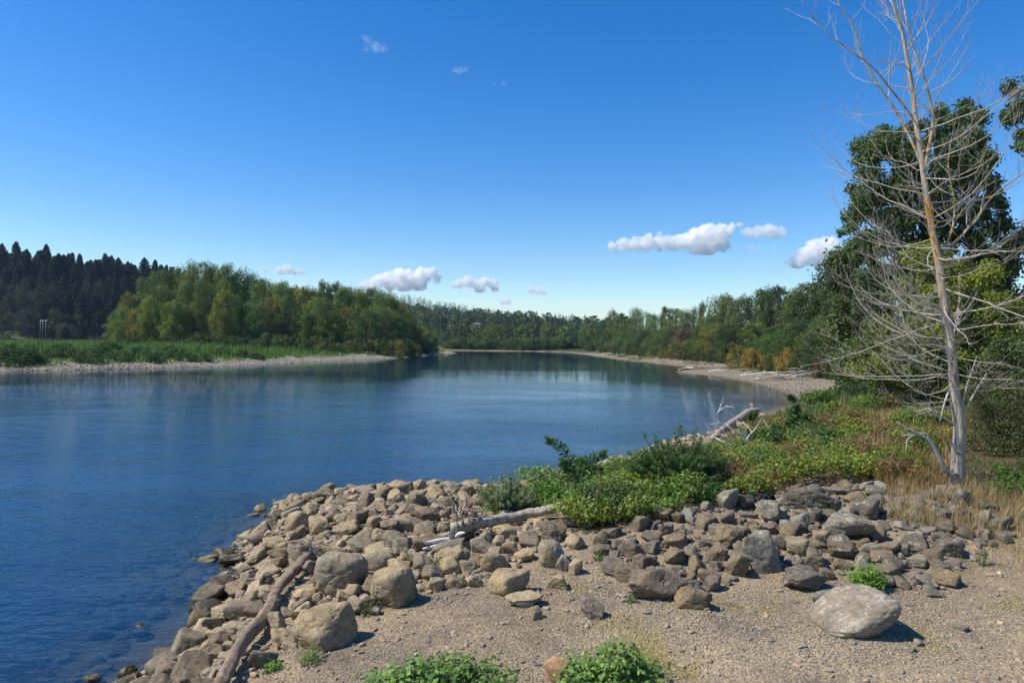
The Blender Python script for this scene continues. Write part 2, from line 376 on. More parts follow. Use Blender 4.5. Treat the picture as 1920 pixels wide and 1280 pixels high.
# ------------------------------------------------------------------ zones on the near bank, as seen on the ground
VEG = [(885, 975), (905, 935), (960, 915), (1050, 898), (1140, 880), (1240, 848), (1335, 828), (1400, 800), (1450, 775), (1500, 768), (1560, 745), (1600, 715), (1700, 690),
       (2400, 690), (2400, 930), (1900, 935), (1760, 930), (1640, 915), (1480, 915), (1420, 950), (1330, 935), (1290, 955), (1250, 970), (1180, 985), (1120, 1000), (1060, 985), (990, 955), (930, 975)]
def grid_mesh(name, mask, Z, mat, attrs, smooth=True):
    I, J = np.nonzero(mask); nj = GX.shape[1]
    Q = np.stack([I*nj+J, (I+1)*nj+J, (I+1)*nj+J+1, I*nj+J+1], 1)[:, ::-1]
    u, inv = np.unique(Q.ravel(), return_inverse=True)
    V = np.stack([GX.ravel()[u], GY.ravel()[u], Z.ravel()[u]], 1)
    return mesh(name, V, inv.reshape(-1, 4), mat, smooth, {k: v.reshape(-1, *v.shape[2:])[u] for k, v in attrs.items()})
def mixc(a, b, k): return a*(1-k[..., None])+b*k[..., None]
gu, gv = proj(np.stack([GX, GY, GZ], -1).reshape(-1, 3)); gu = gu.reshape(GX.shape); gv = gv.reshape(GX.shape)
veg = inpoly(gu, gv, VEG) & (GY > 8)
C = lambda *c: np.array(c)
gc = np.broadcast_to(C(.27, .222, .153), GX.shape+(3,)).copy()
f1 = fbm(GX*.35, GY*.35, 11, 4); f2 = fbm(GX*1.3, GY*1.3, 12, 4)
gc = mixc(gc, C(.32, .265, .182), ss(f1, .45, .65)); gc = mixc(gc, C(.19, .16, .125), ss(f2, .52, .7)*.6)
gc = mixc(gc, C(.24, .21, .05), ss(fbm(GX*1.1, GY*1.1, 31, 4), .645, .70)*.6*(GZ > .6)*(GY < 14))
gc = mixc(gc, C(.27, .22, .13), ss(f2, .45, .6)*ss(GX, 6, 9)*.6)
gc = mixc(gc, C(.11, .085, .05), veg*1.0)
far = ss(GY, 36, 46); gc = mixc(gc, C(.235, .205, .155), far)
gc = mixc(gc, C(.09, .10, .035), far*ss(GD, 10, 16)*(1-ss(f1, .5, .7)*.4))
ic = mixc(np.broadcast_to(C(.25, .222, .165), GX.shape+(3,)), C(.07, .12, .03), ss(GI+(f1-.5)*4, 5.5, 8.5))
gc = np.where((GI > -2)[..., None] & (GI > GD)[..., None], ic, gc)
hillc = mixc(np.broadcast_to(C(.035, .055, .02), GX.shape+(3,)), C(.15, .15, .06), ss(fbm(GX*.006, GY*.006, 9), .55, .7))
hillc = mixc(np.broadcast_to(C(.24, .20, .14), GX.shape+(3,)), hillc, ss(GD, 2, 5))
gc = mixc(gc, hillc, ss(GY, 300, 330))
wetk = ss(-GZ, -.12, .02); gc = mixc(gc, gc*.42, wetk)
gc = mixc(gc, C(.035, .05, .04), ss(-GZ, .4, 2.2))
zc = (GZ[:-1, :-1]+GZ[1:, 1:])*.5; yc = (GY[:-1, :-1]+GY[1:, 1:])*.5; dmc = (GD[:-1, :-1]+GD[1:, 1:])*.5; dic = (GI[:-1, :-1]+GI[1:, 1:])*.5
bed = zc < -.25; isl = (dic > dmc) & ~bed; hil = (yc > 310) & ~bed & ~isl; nearg = ~(bed | isl | hil)
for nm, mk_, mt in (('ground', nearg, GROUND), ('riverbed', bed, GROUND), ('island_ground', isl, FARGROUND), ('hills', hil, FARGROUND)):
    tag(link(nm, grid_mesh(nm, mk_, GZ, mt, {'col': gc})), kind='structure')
# ------------------------------------------------------------------ water
def water_mat():
    m, t, b = M_('river_water'); out = t.nodes['Material Output']; p = pos(t)
    mp = nd(t, 'ShaderNodeMapping'); mp.inputs['Rotation'].default_value = (0, 0, .25); mp.inputs['Scale'].default_value = (.6, 1.0, 1); t.links.new(p, mp.inputs[0]); q = mp.outputs[0]
    n1 = noise(t, q, .9, 5, .55); n2 = noise(t, q, 4.2, 4, .6); n3 = noise(t, q, .22, 3, .5)
    pt = noise(t, q, .035, 4, .6); pr = nd(t, 'ShaderNodeMapRange'); pr.inputs[1].default_value = .38; pr.inputs[2].default_value = .62; pr.inputs[3].default_value = .35; pr.inputs[4].default_value = 1.0; t.links.new(pt, pr.inputs[0])
    def sc(h, k):
        a = nd(t, 'ShaderNodeMath', operation='MULTIPLY'); t.links.new(h, a.inputs[0]); a.inputs[1].default_value = k; return a.outputs[0]
    s1 = nd(t, 'ShaderNodeMath', operation='ADD'); t.links.new(sc(n1, .062), s1.inputs[0]); t.links.new(sc(n2, .030), s1.inputs[1])
    s2 = nd(t, 'ShaderNodeMath', operation='MULTIPLY'); t.links.new(s1.outputs[0], s2.inputs[0]); t.links.new(pr.outputs[0], s2.inputs[1])
    s3 = nd(t, 'ShaderNodeMath', operation='ADD'); t.links.new(s2.outputs[0], s3.inputs[0]); t.links.new(sc(n3, .05), s3.inputs[1])
    sp = nd(t, 'ShaderNodeSeparateXYZ'); t.links.new(p, sp.inputs[0]); sh = nd(t, 'ShaderNodeMapRange'); sh.inputs[1].default_value = 20; sh.inputs[2].default_value = 95; sh.inputs[3].default_value = 2.0; sh.inputs[4].default_value = .17; t.links.new(sp.outputs[1], sh.inputs[0])
    s4 = nd(t, 'ShaderNodeMath', operation='MULTIPLY'); t.links.new(s3.outputs[0], s4.inputs[0]); t.links.new(sh.outputs[0], s4.inputs[1])
    n = bump(t, None, s4.outputs[0], 1.0, 1.0)
    fr = nd(t, 'ShaderNodeFresnel'); fr.inputs[0].default_value = 1.45; t.links.new(n, fr.inputs[1])
    gl = nd(t, 'ShaderNodeBsdfGlossy'); gl.inputs['Roughness'].default_value = .02; gl.inputs['Color'].default_value = (.92, .96, 1, 1); t.links.new(n, gl.inputs['Normal'])
    tr = nd(t, 'ShaderNodeBsdfTransparent'); tr.inputs[0].default_value = (.72, .82, .80, 1)
    df = nd(t, 'ShaderNodeBsdfDiffuse'); df.inputs[0].default_value = (.005, .030, .072, 1)
    a = nd(t, 'ShaderNodeAttribute', attribute_name='murk')
    mb = nd(t, 'ShaderNodeMixShader'); t.links.new(a.outputs['Fac'], mb.inputs[0]); t.links.new(tr.outputs[0], mb.inputs[1]); t.links.new(df.outputs[0], mb.inputs[2])
    mx = nd(t, 'ShaderNodeMixShader'); t.links.new(fr.outputs[0], mx.inputs[0]); t.links.new(mb.outputs[0], mx.inputs[1]); t.links.new(gl.outputs[0], mx.inputs[2])
    t.links.new(mx.outputs[0], out.inputs[0]); return m
murk = np.clip(1-np.exp(np.minimum(GZ, 0)*1.9), 0, 1)
wm = (np.minimum(np.minimum(GZ[:-1, :-1], GZ[1:, 1:]), np.minimum(GZ[1:, :-1], GZ[:-1, 1:])) < .06)
tag(link('river_water', grid_mesh('river_water', wm, GZ*0, water_mat(), {'murk': murk})), kind='structure')
# ------------------------------------------------------------------ words
ONES = ['', 'first', 'second', 'third', 'fourth', 'fifth', 'sixth', 'seventh', 'eighth', 'ninth', 'tenth', 'eleventh', 'twelfth', 'thirteenth', 'fourteenth', 'fifteenth', 'sixteenth', 'seventeenth', 'eighteenth', 'nineteenth']
def ordw(n):
    if n < 20: return ONES[n]
    t = {2: 'twent', 3: 'thirt', 4: 'fort', 5: 'fift', 6: 'sixt', 7: 'sevent', 8: 'eight', 9: 'ninet'}[n//10]
    return t+'ieth' if n % 10 == 0 else t+'y-'+ONES[n % 10]
# ------------------------------------------------------------------ trees
def broadleaf(seed, H=20, Wd=11, low=.08, nl=9000, leaf=.4, ncl=46, loose=0.0, pal=BARK):
    g = np.random.default_rng(seed); cl = []
    for i in range(ncl):
        t = low+(1-low)*((i+.5)/ncl)**.85; tt = (t-low)/(1-low)
        R = Wd/2*math.sqrt(max(.03, 1-((tt-.42)/.60)**2))
        a = i*2.399+g.uniform(-.5, .5); rad = R*g.uniform(.45, .92)*(1+loose*g.uniform(-.4, .5)); s = g.uniform(.12, .21)*Wd*(1.1-.35*tt)
        cl.append((math.cos(a)*rad, math.sin(a)*rad, t*H-s*.5, s, s, s*g.uniform(.8, 1.25)))
    cl.append((g.uniform(-.5, .5), g.uniform(-.5, .5), H*.95, .08*Wd, .08*Wd, .1*Wd))
    V, Q, T = blob_leaves(cl, nl, leaf, g)
    tr = [tube(spline([(0, 0, -1), (g.uniform(-.3, .3), g.uniform(-.3, .3), H*.3), (g.uniform(-.6, .6), g.uniform(-.6, .6), H*.62), (0, 0, H*.9)], 9), np.linspace(.022*H, .003*H, 9), 7)]
    for c in cl[::2]:
        z0 = max(.5, c[2]*.62); tr.append(tube(spline([(0, 0, z0), (c[0]*.45, c[1]*.45, z0+(c[2]-z0)*.45), c[:3]], 5), np.linspace(.007*H, .002*H, 5), 4, cap=False))
    tv, tq = cat_(tr)
    return mesh('trunk', tv, tq, pal, True), mesh('crown', V, Q, LEAF, False, {'tint': T}), H
def conifer(seed, H=34, R=5.2, n=4200, ragged=.25):
    g = np.random.default_rng(seed); t = g.random(n)**.8*.93+.05; ph = g.uniform(0, 6.28, n)
    nb = 46; k = np.floor(t*nb); t2 = (k+.5)/nb; lob = g.random((nb+1, 9)); seg = (ph/6.2832*8.99).astype(int)
    reach = lob[k.astype(int), seg]; L = R*(1-t2)**.62*(1-ragged+2*ragged*reach)*(.75+.4*fbm(t2*9+seed, ph*0, 0, 2))
    q = g.random(n)**.55; r = L*q; pc = (seg+.5)/8.99*6.2832; ph2 = pc+(ph-pc)*.55*(1.2-q)
    z = t2*H-r*.22+q*q*L*.10+g.normal(size=n)*.14
    Cc = np.stack([r*np.cos(ph2), r*np.sin(ph2), z], 1); out = np.stack([np.cos(ph2), np.sin(ph2), -.25+0*z], 1)
    N = np.stack([.25*np.cos(ph2), .25*np.sin(ph2), np.ones(n)], 1)+g.normal(size=(n, 3))*.5
    V, Q = leaves(Cc, N, (.8+.8*g.random(n))*(1.25-.5*t2), .55, g, up=out)
    tint = np.repeat(np.clip(.5*reach+.5*g.random(n), 0, 1), 4)
    top = tube([(0, 0, -2), (0, 0, H*.5), (0, 0, H*1.0)], [.45, .25, .03], 6)
    return mesh('trunk', *top, BARK, True), mesh('crown', V, Q, NEEDLE, False, {'tint': tint}), H
def put_tree(name, label, cat, var, X, Y, top_z=None, H=None, rz=0, wide=1.0, color=(.07, .1, .03), group=None, parts=True, zoff=0):
    tm, cm, H0 = var; z = float(ground(X, Y))+zoff; H = (top_z-z) if top_z is not None else H; s = H/H0; sx = s*wide
    if parts:
        r = thing(name, label, cat, (X, Y, z), rz, group); r.scale = (sx, sx, s)
        link('trunk', tm, parent=r); c = link('crown', cm, parent=r, color=color)
    else:
        c = link(name, cm, (X, Y, z), (0, 0, rz), (sx, sx, s), color=color); tag(c, label, cat, group)
    return c
def top_at(u, v, Y): p = at(u, v, Y); return float(p[0]), float(p[2])
def jit(c, g, k=.18, hue=.12):
    b = 1+g.uniform(-k, k); h = g.uniform(-hue, hue); return (c[0]*b*(1+h), c[1]*b, c[2]*b*(1-h))
ISLV = [broadleaf(100+i, 20, w, .03, 13000, .36, 44, .25) for i, w in enumerate((11, 13, 10, 12, 9, 12.5))]
def push(u, Y, dmin):
    for _ in range(60):
        X = at(u, 645, Y)[0]
        if float(land(np.array([X]), np.array([Y]))[1][0]) >= dmin: break
        Y += 1.5
    return Y
BNKV = [broadleaf(140+i, 18, w, .05, 11000, .36, 38, .4) for i, w in enumerate((11, 9, 13, 10, 12))]
CONV = [conifer(200+i, 34, w, 6800, rg) for i, (w, rg) in enumerate(((8.6, .3), (7.4, .36), (9.6, .28), (6.8, .42), (8.8, .36)))]
gt = np.random.default_rng(41)
# --- the island's cottonwoods: skyline row, then lower trees in front
sky_i = [(222, 580), (244, 547), (270, 522), (300, 505), (335, 501), (362, 491), (384, 489), (405, 496), (427, 493), (450, 504), (472, 513), (494, 521), (513, 530), (532, 526), (550, 536), (566, 536), (586, 538), (608, 526), (630, 529),
         (645, 539), (658, 538), (678, 542), (698, 538), (719, 543), (733, 556), (749, 567), (762, 588)]
OLV = [(.155, .215, .036), (.120, .190, .038), (.085, .155, .038), (.185, .215, .036), (.105, .160, .036)]
rows = []
for i, (u, v) in enumerate(sky_i):
    Y = 236+gt.uniform(-8, 14)+(8 if u < 500 else 0); X, tz = top_at(u, v+2, Y); rows.append((u, X, Y, tz, 1.0, OLV[int(gt.integers(5))], 'back'))
for i in range(26):
    u = 236+i*20.6+gt.uniform(-7, 7); base = np.interp(u, [236, 400, 740, 770], [560, 540, 590, 615]); Y = 216+gt.uniform(-7, 8)+(6 if u < 400 else 0) - (4 if u > 600 else 0)
    X, tz = top_at(u, base+gt.uniform(-18, 26), Y)
    rows.append((u, X, Y, tz, .9, OLV[int(gt.integers(5))], 'front'))
for u, v in ((768, 606), (781, 612), (793, 615), (803, 620), (812, 634)):
    Y = 258+gt.uniform(-6, 6); X, tz = top_at(u, v, Y); rows.append((u, X, Y, tz, .9, (.14, .185, .05), 'tip'))
rows[23+4-3] = rows[23+4-3]
cnt = {'back': 0, 'front': 0, 'tip': 0}
for u, X, Y, tz, wd, c, kind in sorted(rows, key=lambda r: r[0]):
    cnt[kind] += 1; k = cnt[kind]
    if kind == 'back': lab = f'tall green cottonwood on the island skyline, {ordw(k)} from the left'
    elif kind == 'front': lab = f'leafy cottonwood in the lower front row of the island, {ordw(k)} from the left'; 
    else: lab = f'short pale yellow-green willow at the island tip, {ordw(k)} from the left'
    if kind == 'front' and k in (2, 14, 21): c = (.20, .155, .03)
    put_tree('cottonwood_tree' if kind != 'tip' else 'willow_tree', lab, 'tree', ISLV[int(gt.integers(6))], X, Y, tz, rz=gt.uniform(0, 6.28), wide=wd*gt.uniform(.95, 1.25)*min(1.6, (1.0 if kind != 'tip' else 1.4)*22/max(12, tz+3)), color=jit(c, gt), group='cottonwoods of the island grove' if kind != 'tip' else 'young willows at the island tip')
# understory bushes along the grove's foot
BUSHV = [broadleaf(170+i, 4, 5, .0, 3000, .24, 20, .3) for i in range(3)]
bl = sorted([(u0 + gt.uniform(-6, 6)) for u0 in np.linspace(232, 800, 36)])
for i, u in enumerate(bl):
    Y = np.interp(u, [230, 440, 600, 760, 832], [200, 186, 182, 205, 262])+gt.uniform(-6, 5); X = at(u, 650, Y)[0]
    c = [(.16, .17, .03), (.05, .09, .025), (.08, .13, .03), (.06, .10, .03)][int(gt.integers(4))]
    put_tree('bush', f'low green bush at the foot of the island grove, {ordw(i+1)} from the left', 'bush', BUSHV[i % 3], X, Y, H=gt.uniform(2.6, 5.2), rz=gt.uniform(0, 6), wide=1.1, color=jit(c, gt), group='bushes along the island grove')
# willow thickets on the left bar
tk = [(18, 672, 3.2), (42, 668, 2.8), (70, 672, 1.6), (96, 664, 1.8), (118, 660, 2.5), (140, 664, 1.8), (165, 670, 2.2), (185, 662, 2.4), (205, 655, 2.6), (230, 668, 2.0), (262, 664, 2.4), (290, 670, 1.8), (320, 662, 2.6), (352, 668, 1.7), (385, 668, 1.6), (415, 660, 2.2), (-8, 668, 3.0), (455, 662, 1.7), (480, 665, 1.5)]
for i, (u, v, h) in enumerate(sorted(tk)):
    p = hit(u, v+8)
    Y = min(p[1], 190); X = at(u, v, Y)[0]
    put_tree('willow_thicket', f'rounded green willow thicket on the grassy island bar, {ordw(i+1)} from the left', 'thicket', BUSHV[i % 3], X, Y, H=h*.95, rz=gt.uniform(0, 6), wide=1.9, color=jit((.045, .10, .022), gt), group='willow thickets on the bar', zoff=-.2)
# --- hillside conifers behind the island
sk_c = [(4, 456), (31, 452), (50, 466), (72, 469), (87, 457), (110, 474), (120, 477), (129, 474), (150, 479), (164, 489), (180, 486), (197, 474), (209, 478), (222, 482), (240, 489), (252, 495), (271, 482), (291, 486), (302, 495), (312, 496), (322, 502), (-16, 462), (-40, 455)]
DK = [(.030, .052, .026), (.036, .060, .028), (.026, .046, .026)]
sk_c += [(u+gt.uniform(-5, 5), float(np.interp(u, [0, 90, 200, 330], [465, 470, 484, 502]))+gt.uniform(-3, 8)) for u in range(-20, 330, 11)]
for i, (u, v) in enumerate(sorted(sk_c)):
    Y = 560+gt.uniform(-30, 50); X, tz = top_at(u, v, Y)
    X = float(X); put_tree('conifer_tree', f'tall dark conifer on the left hillside skyline, {ordw(i+1)} from the left', 'conifer', CONV[int(gt.integers(5))], X, Y, tz, rz=gt.uniform(0, 6), wide=1.0, color=jit(DK[i % 3], gt), group='conifers on the left hill skyline')
n = 0; fr = []
for row, (vt, Y0) in enumerate(((500, 530), (522, 500), (552, 475), (585, 455), (612, 440))):
    for u in np.arange(-30, 330 if row < 3 else 300, 18):
        fr.append((u+gt.uniform(-8, 8), vt+gt.uniform(-9, 14)+(u > 250)*8, Y0+gt.uniform(-12, 12), row))
for i, (u, v, Y, row) in enumerate(sorted(fr)):
    X, tz = top_at(u, v, Y); big = row >= 1 and (u < 75 or gt.random() < .25)
    zz = float(ground(X, Y)); tz = max(tz, zz+9)
    if big: put_tree('broadleaf_tree', f'dark olive broadleaf tree on the left hillside, {ordw(i+1)} from the left', 'tree', BNKV[int(gt.integers(5))], X, Y, tz, rz=gt.uniform(0, 6), wide=1.25*min(1.4, 18/(tz-zz)), color=jit((.042, .055, .02), gt), group='broadleaf trees on the left hill')
    else: put_tree('conifer_tree', f'dark conifer on the left hillside below the skyline, {ordw(i+1)} from the left', 'conifer', CONV[int(gt.integers(5))], X, Y, tz, rz=gt.uniform(0, 6), wide=1.15*min(1.5, 30/(tz-zz)), color=jit(DK[i % 3], gt), group='conifers on the left hill slope')
for i, u in enumerate(sorted([-20, 8, 22, 38, 52, 75, 95, 128, 150, 175, 205, 235])):
    Y = 418+gt.uniform(-4, 6)-(10 if u > 120 else 0); X = at(u, 640, Y)[0]
    put_tree('bush', f'low bush on the far left shore below the dark hill, {ordw(i+1)} from the left', 'bush', BUSHV[i % 3], X, Y, H=gt.uniform(4, 8), rz=i, wide=1.3, color=jit((.09, .14, .03) if u < 60 else (.04, .06, .02), gt), group='bushes on the far left shore')
# --- the right bank: skyline and front rows
sky_r = [(1097, 620, 330), (1112, 602, 300), (1133, 589, 280), (1150, 587, 262), (1164, 585, 245), (1180, 586, 235), (1194, 583, 222), (1212, 584, 212), (1229, 581, 205), (1248, 580, 195), (1266, 576, 188), (1284, 574, 180), (1302, 583, 176), (1319, 566, 170), (1337, 584, 160),
         (1355, 560, 150), (1366, 552, 146), (1390, 548, 140), (1410, 560, 135), (1430, 540, 130), (1445, 532, 128), (1462, 541, 124), (1482, 556, 120), (1500, 542, 112), (1518, 535, 106), (1530, 530, 100), (1548, 532, 95), (1570, 528, 88), (1600, 520, 84)]
GRB = [(.095, .155, .042), (.070, .125, .040), (.115, .170, .044), (.130, .165, .046)]
for i, (u, v, Y) in enumerate(sky_r):
    Y = push(u, Y, 20); X, tz = top_at(u, v-5+(i % 3)*7, Y); thin = u in (1319,)
    put_tree('broadleaf_tree', f'tall green tree on the right bank skyline, {ordw(i+1)} from the left', 'tree', BNKV[int(gt.integers(5))], X, Y, tz, rz=gt.uniform(0, 6), wide=.62 if thin else gt.uniform(.75, 1.1)*min(1.4, 17/max(9, tz)), color=jit(GRB[int(gt.integers(4))] if u > 1130 else (.13, .19, .05), gt, .38, .15), group='trees of the right bank skyline')
fr2 = []
for i in range(40):
    u = 1112+i*12.2+gt.uniform(-4, 4); Y = np.interp(u, [1100, 1200, 1340, 1450, 1600], [300, 196, 146, 108, 76]); fr2.append((u, Y, np.interp(u, [1100, 1200, 1350, 1500, 1600], [634, 628, 624, 616, 604])+gt.uniform(-16, 24)))
for i, (u, Y, v) in enumerate(fr2):
    Y = push(u, Y, 14); X, tz = top_at(u, v, Y); c = GRB[int(gt.integers(4))]
    if i in (14,): c = (.19, .14, .08)
    if i in (19, 23, 28): c = (.13, .15, .035)
    put_tree('broadleaf_tree', f'lower tree along the front of the right bank, {ordw(i+1)} from the left', 'tree', BNKV[int(gt.integers(5))], X, Y, tz, rz=gt.uniform(0, 6), wide=gt.uniform(.9, 1.3)*min(1.8, 12/max(5, tz-1)), color=jit(c, gt, .35, .15), group='front trees of the right bank')
bs = [(1108, 652, 5, 0), (1130, 655, 4, 0), (1155, 660, 4, 0), (1180, 662, 5, 0), (1205, 664, 4, 0), (1245, 664, 3.5, 3), (1268, 660, 5.5, 1), (1290, 664, 3.4, 0), (1310, 660, 4, 0), (1335, 666, 4, 0), (1352, 678, 2.2, 4), (1368, 668, 5.5, 1), (1385, 664, 5, 3), (1412, 660, 4.5, 2), (1400, 682, 1.6, 4), (1428, 684, 1.3, 4), (1450, 688, 1.2, 4), (1476, 652, 4.5, 2),
      (1500, 650, 4, 0), (1520, 655, 3.5, 0), (1545, 665, 2.6, 0), (1560, 690, 2.0, 0), (1585, 680, 3.0, 0), (1540, 652, 3.2, 5), (1450, 650, 4, 1), (1575, 700, 1.6, 4)]
BC = [(.06, .085, .025), (.13, .135, .035), (.34, .23, .045), (.20, .18, .05), (.05, .09, .028), (.20, .055, .03)]; BN = ['green', 'yellow-green', 'orange autumn', 'yellowing', 'dark green', 'reddish']
for i, (u, v, h, c) in enumerate(sorted(bs)):
    Y = float(np.interp(u, [1100, 1200, 1340, 1450, 1590], [270, 184, 132, 95, 62])); Y = push(u, Y, 9.5); X = at(u, v, Y)[0]
    put_tree('bush', f'{BN[c]} bush at the edge of the right bank beach, {ordw(i+1)} from the left', 'bush', BUSHV[i % 3], X, Y, H=h*.85, rz=i, wide=.85, color=jit(BC[c], gt, .1, .04), group='bushes above the right bank beach', zoff=-.15)
# --- far wooded hills straight ahead: single small crowns
FARV = [broadleaf(300+i, 16, 11, .02, 620, 1.3, 16, .2) for i in range(4)]; FARC = [conifer(320+i, 26, 4.6, 520, .25) for i in range(3)]
for v in FARC: pass
for i in range(46):
    u = 842+i*5.6+gt.uniform(-2, 2); Y = 380
    Y = push(u, Y, 3.0)+gt.uniform(0, 4); X = at(u, 640, Y)[0]
    put_tree('bush', f'small bush along the far shore straight ahead, {ordw(i+1)} from the left', 'bush', BUSHV[i % 3], X, Y, H=gt.uniform(3, 7), rz=i, wide=1.5, color=jit([(.09, .14, .04), (.13, .17, .05), (.07, .11, .04)][i % 3], gt), group='bushes on the far shore ahead', parts=False)
pts = []
while len(pts) < 250:
    u = gt.uniform(745, 1125); Y = 395+(gt.random()**1.6)*360; X = at(u, 640, Y)[0]
    if float(land(np.array([X]), np.array([Y]))[1][0]) < 3.5: continue
    if all((X-a)**2+(Y-b)**2 > 46 for a, b, _ in pts): pts.append((X, Y, u))
for X, Y, u in pts:
    z = float(ground(X, Y)); con = gt.random() < (.30 if Y < 520 else .6)
    if con: put_tree('conifer_tree', 'small dark conifer on the far wooded slope straight across the river', 'conifer', FARC[int(gt.integers(3))], X, Y, H=gt.uniform(12, 19), rz=gt.uniform(0, 6), wide=1.35, color=jit((.050, .085, .042), gt), group='conifers on the far slope', parts=False)
    else: put_tree('broadleaf_tree', 'small rounded green tree on the far wooded slope straight across the river', 'tree', FARV[int(gt.integers(4))], X, Y, H=gt.uniform(8, 14.5), rz=gt.uniform(0, 6), wide=1.25, color=jit((.105, .150, .045), gt, .3, .2), group='broadleaf trees on the far slope', parts=False)
def forest(name, n, fn, vars_, cols, seed, hr, label=None):
    g = np.random.default_rng(seed); Vs, Qs, Cs, k = [], [], [], 0; m = 0
    src = []
    for tm, cm, H0 in vars_:
        a = np.empty(len(cm.vertices)*3, np.float32); cm.vertices.foreach_get('co', a); src.append((a.reshape(-1, 3), H0))
    while m < n:
        X, Y = fn(g); m += 1; A, H0 = src[int(g.integers(len(src)))]; H = g.uniform(*hr); s = H/H0; an = g.uniform(0, 6.28); ca, sa = math.cos(an), math.sin(an)
        P = A*s*[1.3, 1.3, 1]; P = np.stack([P[:, 0]*ca-P[:, 1]*sa+X, P[:, 0]*sa+P[:, 1]*ca+Y, P[:, 2]+float(ground(X, Y))], 1)
        c = np.array(jit(cols[int(g.integers(len(cols)))], g, .25, .15)); q = len(P)//4
        Vs.append(P); Cs.append(np.repeat(c[None]*(.55+.9*g.random((q, 1))), 4, 0)); k += len(P)
    V = np.concatenate(Vs); return tag(link(name, mesh(name, V, np.arange(len(V)).reshape(-1, 4), LEAFC, False, {'col': np.concatenate(Cs)})), kind='stuff')
def f_mid(g):
    while True:
        u = g.uniform(700, 1180); Y = g.uniform(640, 1250); X = at(u, 640, Y)[0]
        return X, Y
def f_ridge(g):
    u = g.uniform(640, 1150); Y = g.uniform(1350, 2050); return at(u, 640, Y)[0], Y
SP = [(tm, cm, H) for tm, cm, H in [conifer(400+i, 26, 5, 150, .25) for i in range(3)]+[broadleaf(410, 16, 11, .02, 170, 2.3, 12, .2)]]
forest('far_wood', 900, f_mid, SP, [(.05, .085, .042), (.09, .125, .045)], 51, (11, 19))
forest('ridge_wood', 1300, f_ridge, SP[:3], [(.045, .075, .042), (.05, .08, .042)], 52, (17, 30))
def f_left(g):
    u = g.uniform(-60, 760); Y = g.uniform(470, 760)+(180 if u > 420 else 0); return at(u, 640, Y)[0], Y
forest('left_hill_wood', 420, f_left, SP, [(.022, .038, .02), (.03, .045, .02)], 53, (16, 24))
def f_right(g):
    Y = g.uniform(90, 420); u = g.uniform(1130+max(0, 260-Y)*1.6, 1900)
    X = at(u, 640, Y)[0]+14; return X, Y
forest('right_bank_wood', 260, f_right, SP[3:], [(.08, .115, .035), (.09, .12, .04)], 54, (5, 9))
# ------------------------------------------------------------------ the large trees close by on the right
def fill(poly, n, Y0, dY, r0, r1, g, zmin=None):
    P = np.array(poly, float); out = []
    lo, hi = P.min(0), P.max(0)
    while len(out) < n:
        u, v = g.uniform(lo[0], hi[0]), g.uniform(lo[1], hi[1])
        if not inpoly(np.array([u]), np.array([v]), poly)[0]: continue
        q = at(u, v, Y0+g.uniform(-dY, dY)); s = g.uniform(r0, r1)
        if q[2]-s < float(ground(q[0], q[1])): q[2] = float(ground(q[0], q[1]))+s*.8
        out.append((q[0], q[1], q[2], s, s, s*g.uniform(.75, 1.1)))
    return out
def big_tree(name, label, cat, polys, base, seed, nl, leaf, color, ncl, r0, r1, dY, trunk_r=.25, limbs=14, mat=BARK, group=None, aspect=.7, extra=None):
    g = np.random.default_rng(seed); bx, by = base[0], base[1]; bz = float(ground(bx, by)); cl = []
    tot = sum(a for _, a in polys)
    for poly, a in polys: cl += fill(poly, int(ncl*a/tot), by, dY, r0, r1, g)
    cl = np.array(cl); root = thing(name, label, cat, (bx, by, bz), 0, group); o = np.array([bx, by, bz, 0, 0, 0])
    cl = cl-o; V, Q, T = blob_leaves(cl, nl, leaf, g, aspect=aspect, shell=.2)
    link('crown', mesh('crown', V, Q, LEAF, False, {'tint': T}), parent=root, color=color)
    top = cl[cl[:, 2].argmax(), :3]; top = np.array([cl[:, 0].mean()*.8, cl[:, 1].mean(), top[2]*.93])
    tr = [tube(spline([(0, 0, -.3), (top[0]*.15, .1, top[2]*.3), (top[0]*.5, -.1, top[2]*.65), top], 12), np.linspace(trunk_r, trunk_r*.12, 12), 8, rough=.15)]
    for c in cl[g.permutation(len(cl))[:limbs]]:
        t = np.clip(c[2]/top[2]*.7, .05, .9); s = np.array([top[0]*t*t, 0, top[2]*t]); m = s*.5+c[:3]*.5+[0, 0, -.3]
        tr.append(tube(spline([s, m, c[:3]], 6), np.linspace(trunk_r*.32, trunk_r*.08, 6), 5, cap=False))
    link('trunk', mesh('trunk', *cat_(tr), mat, True), parent=root)
    return root
T1 = [(1598, 275), (1650, 258), (1665, 232), (1700, 238), (1735, 222), (1758, 200), (1790, 196), (1815, 196), (1838, 215), (1848, 250), (1862, 300), (1868, 345), (1890, 395), (1880, 440), (1900, 470), (1895, 520), (1890, 660), (1640, 660), (1610, 560), (1600, 480), (1575, 432), (1606, 385), (1592, 330)]
bp = at(1760, 700, 42)
big_tree('cottonwood_tree', 'largest dark green cottonwood standing behind the bare dead tree', 'tree', [(T1, 1)], (bp[0], 42), 61, 105000, .20, (.072, .116, .034), 560, .28, .62, 3.8, .38, 40)
T2 = [(1556, 500), (1580, 462), (1625, 455), (1640, 520), (1650, 700), (1560, 690), (1548, 600), (1545, 540)]
bp = at(1600, 690, 58)
big_tree('broadleaf_tree', 'dark bushy tree left of the largest cottonwood above the beach', 'tree', [(T2, 1)], (bp[0], 58), 62, 26000, .26, (.080, .115, .036), 60, .6, 1.2, 4, .3, 12)
T3 = [(1690, 500), (1722, 462), (1780, 470), (1835, 478), (1862, 500), (1885, 560), (1960, 600), (1960, 740), (1630, 735), (1590, 700), (1600, 640), (1660, 590)]
bp = at(1790, 800, 29)
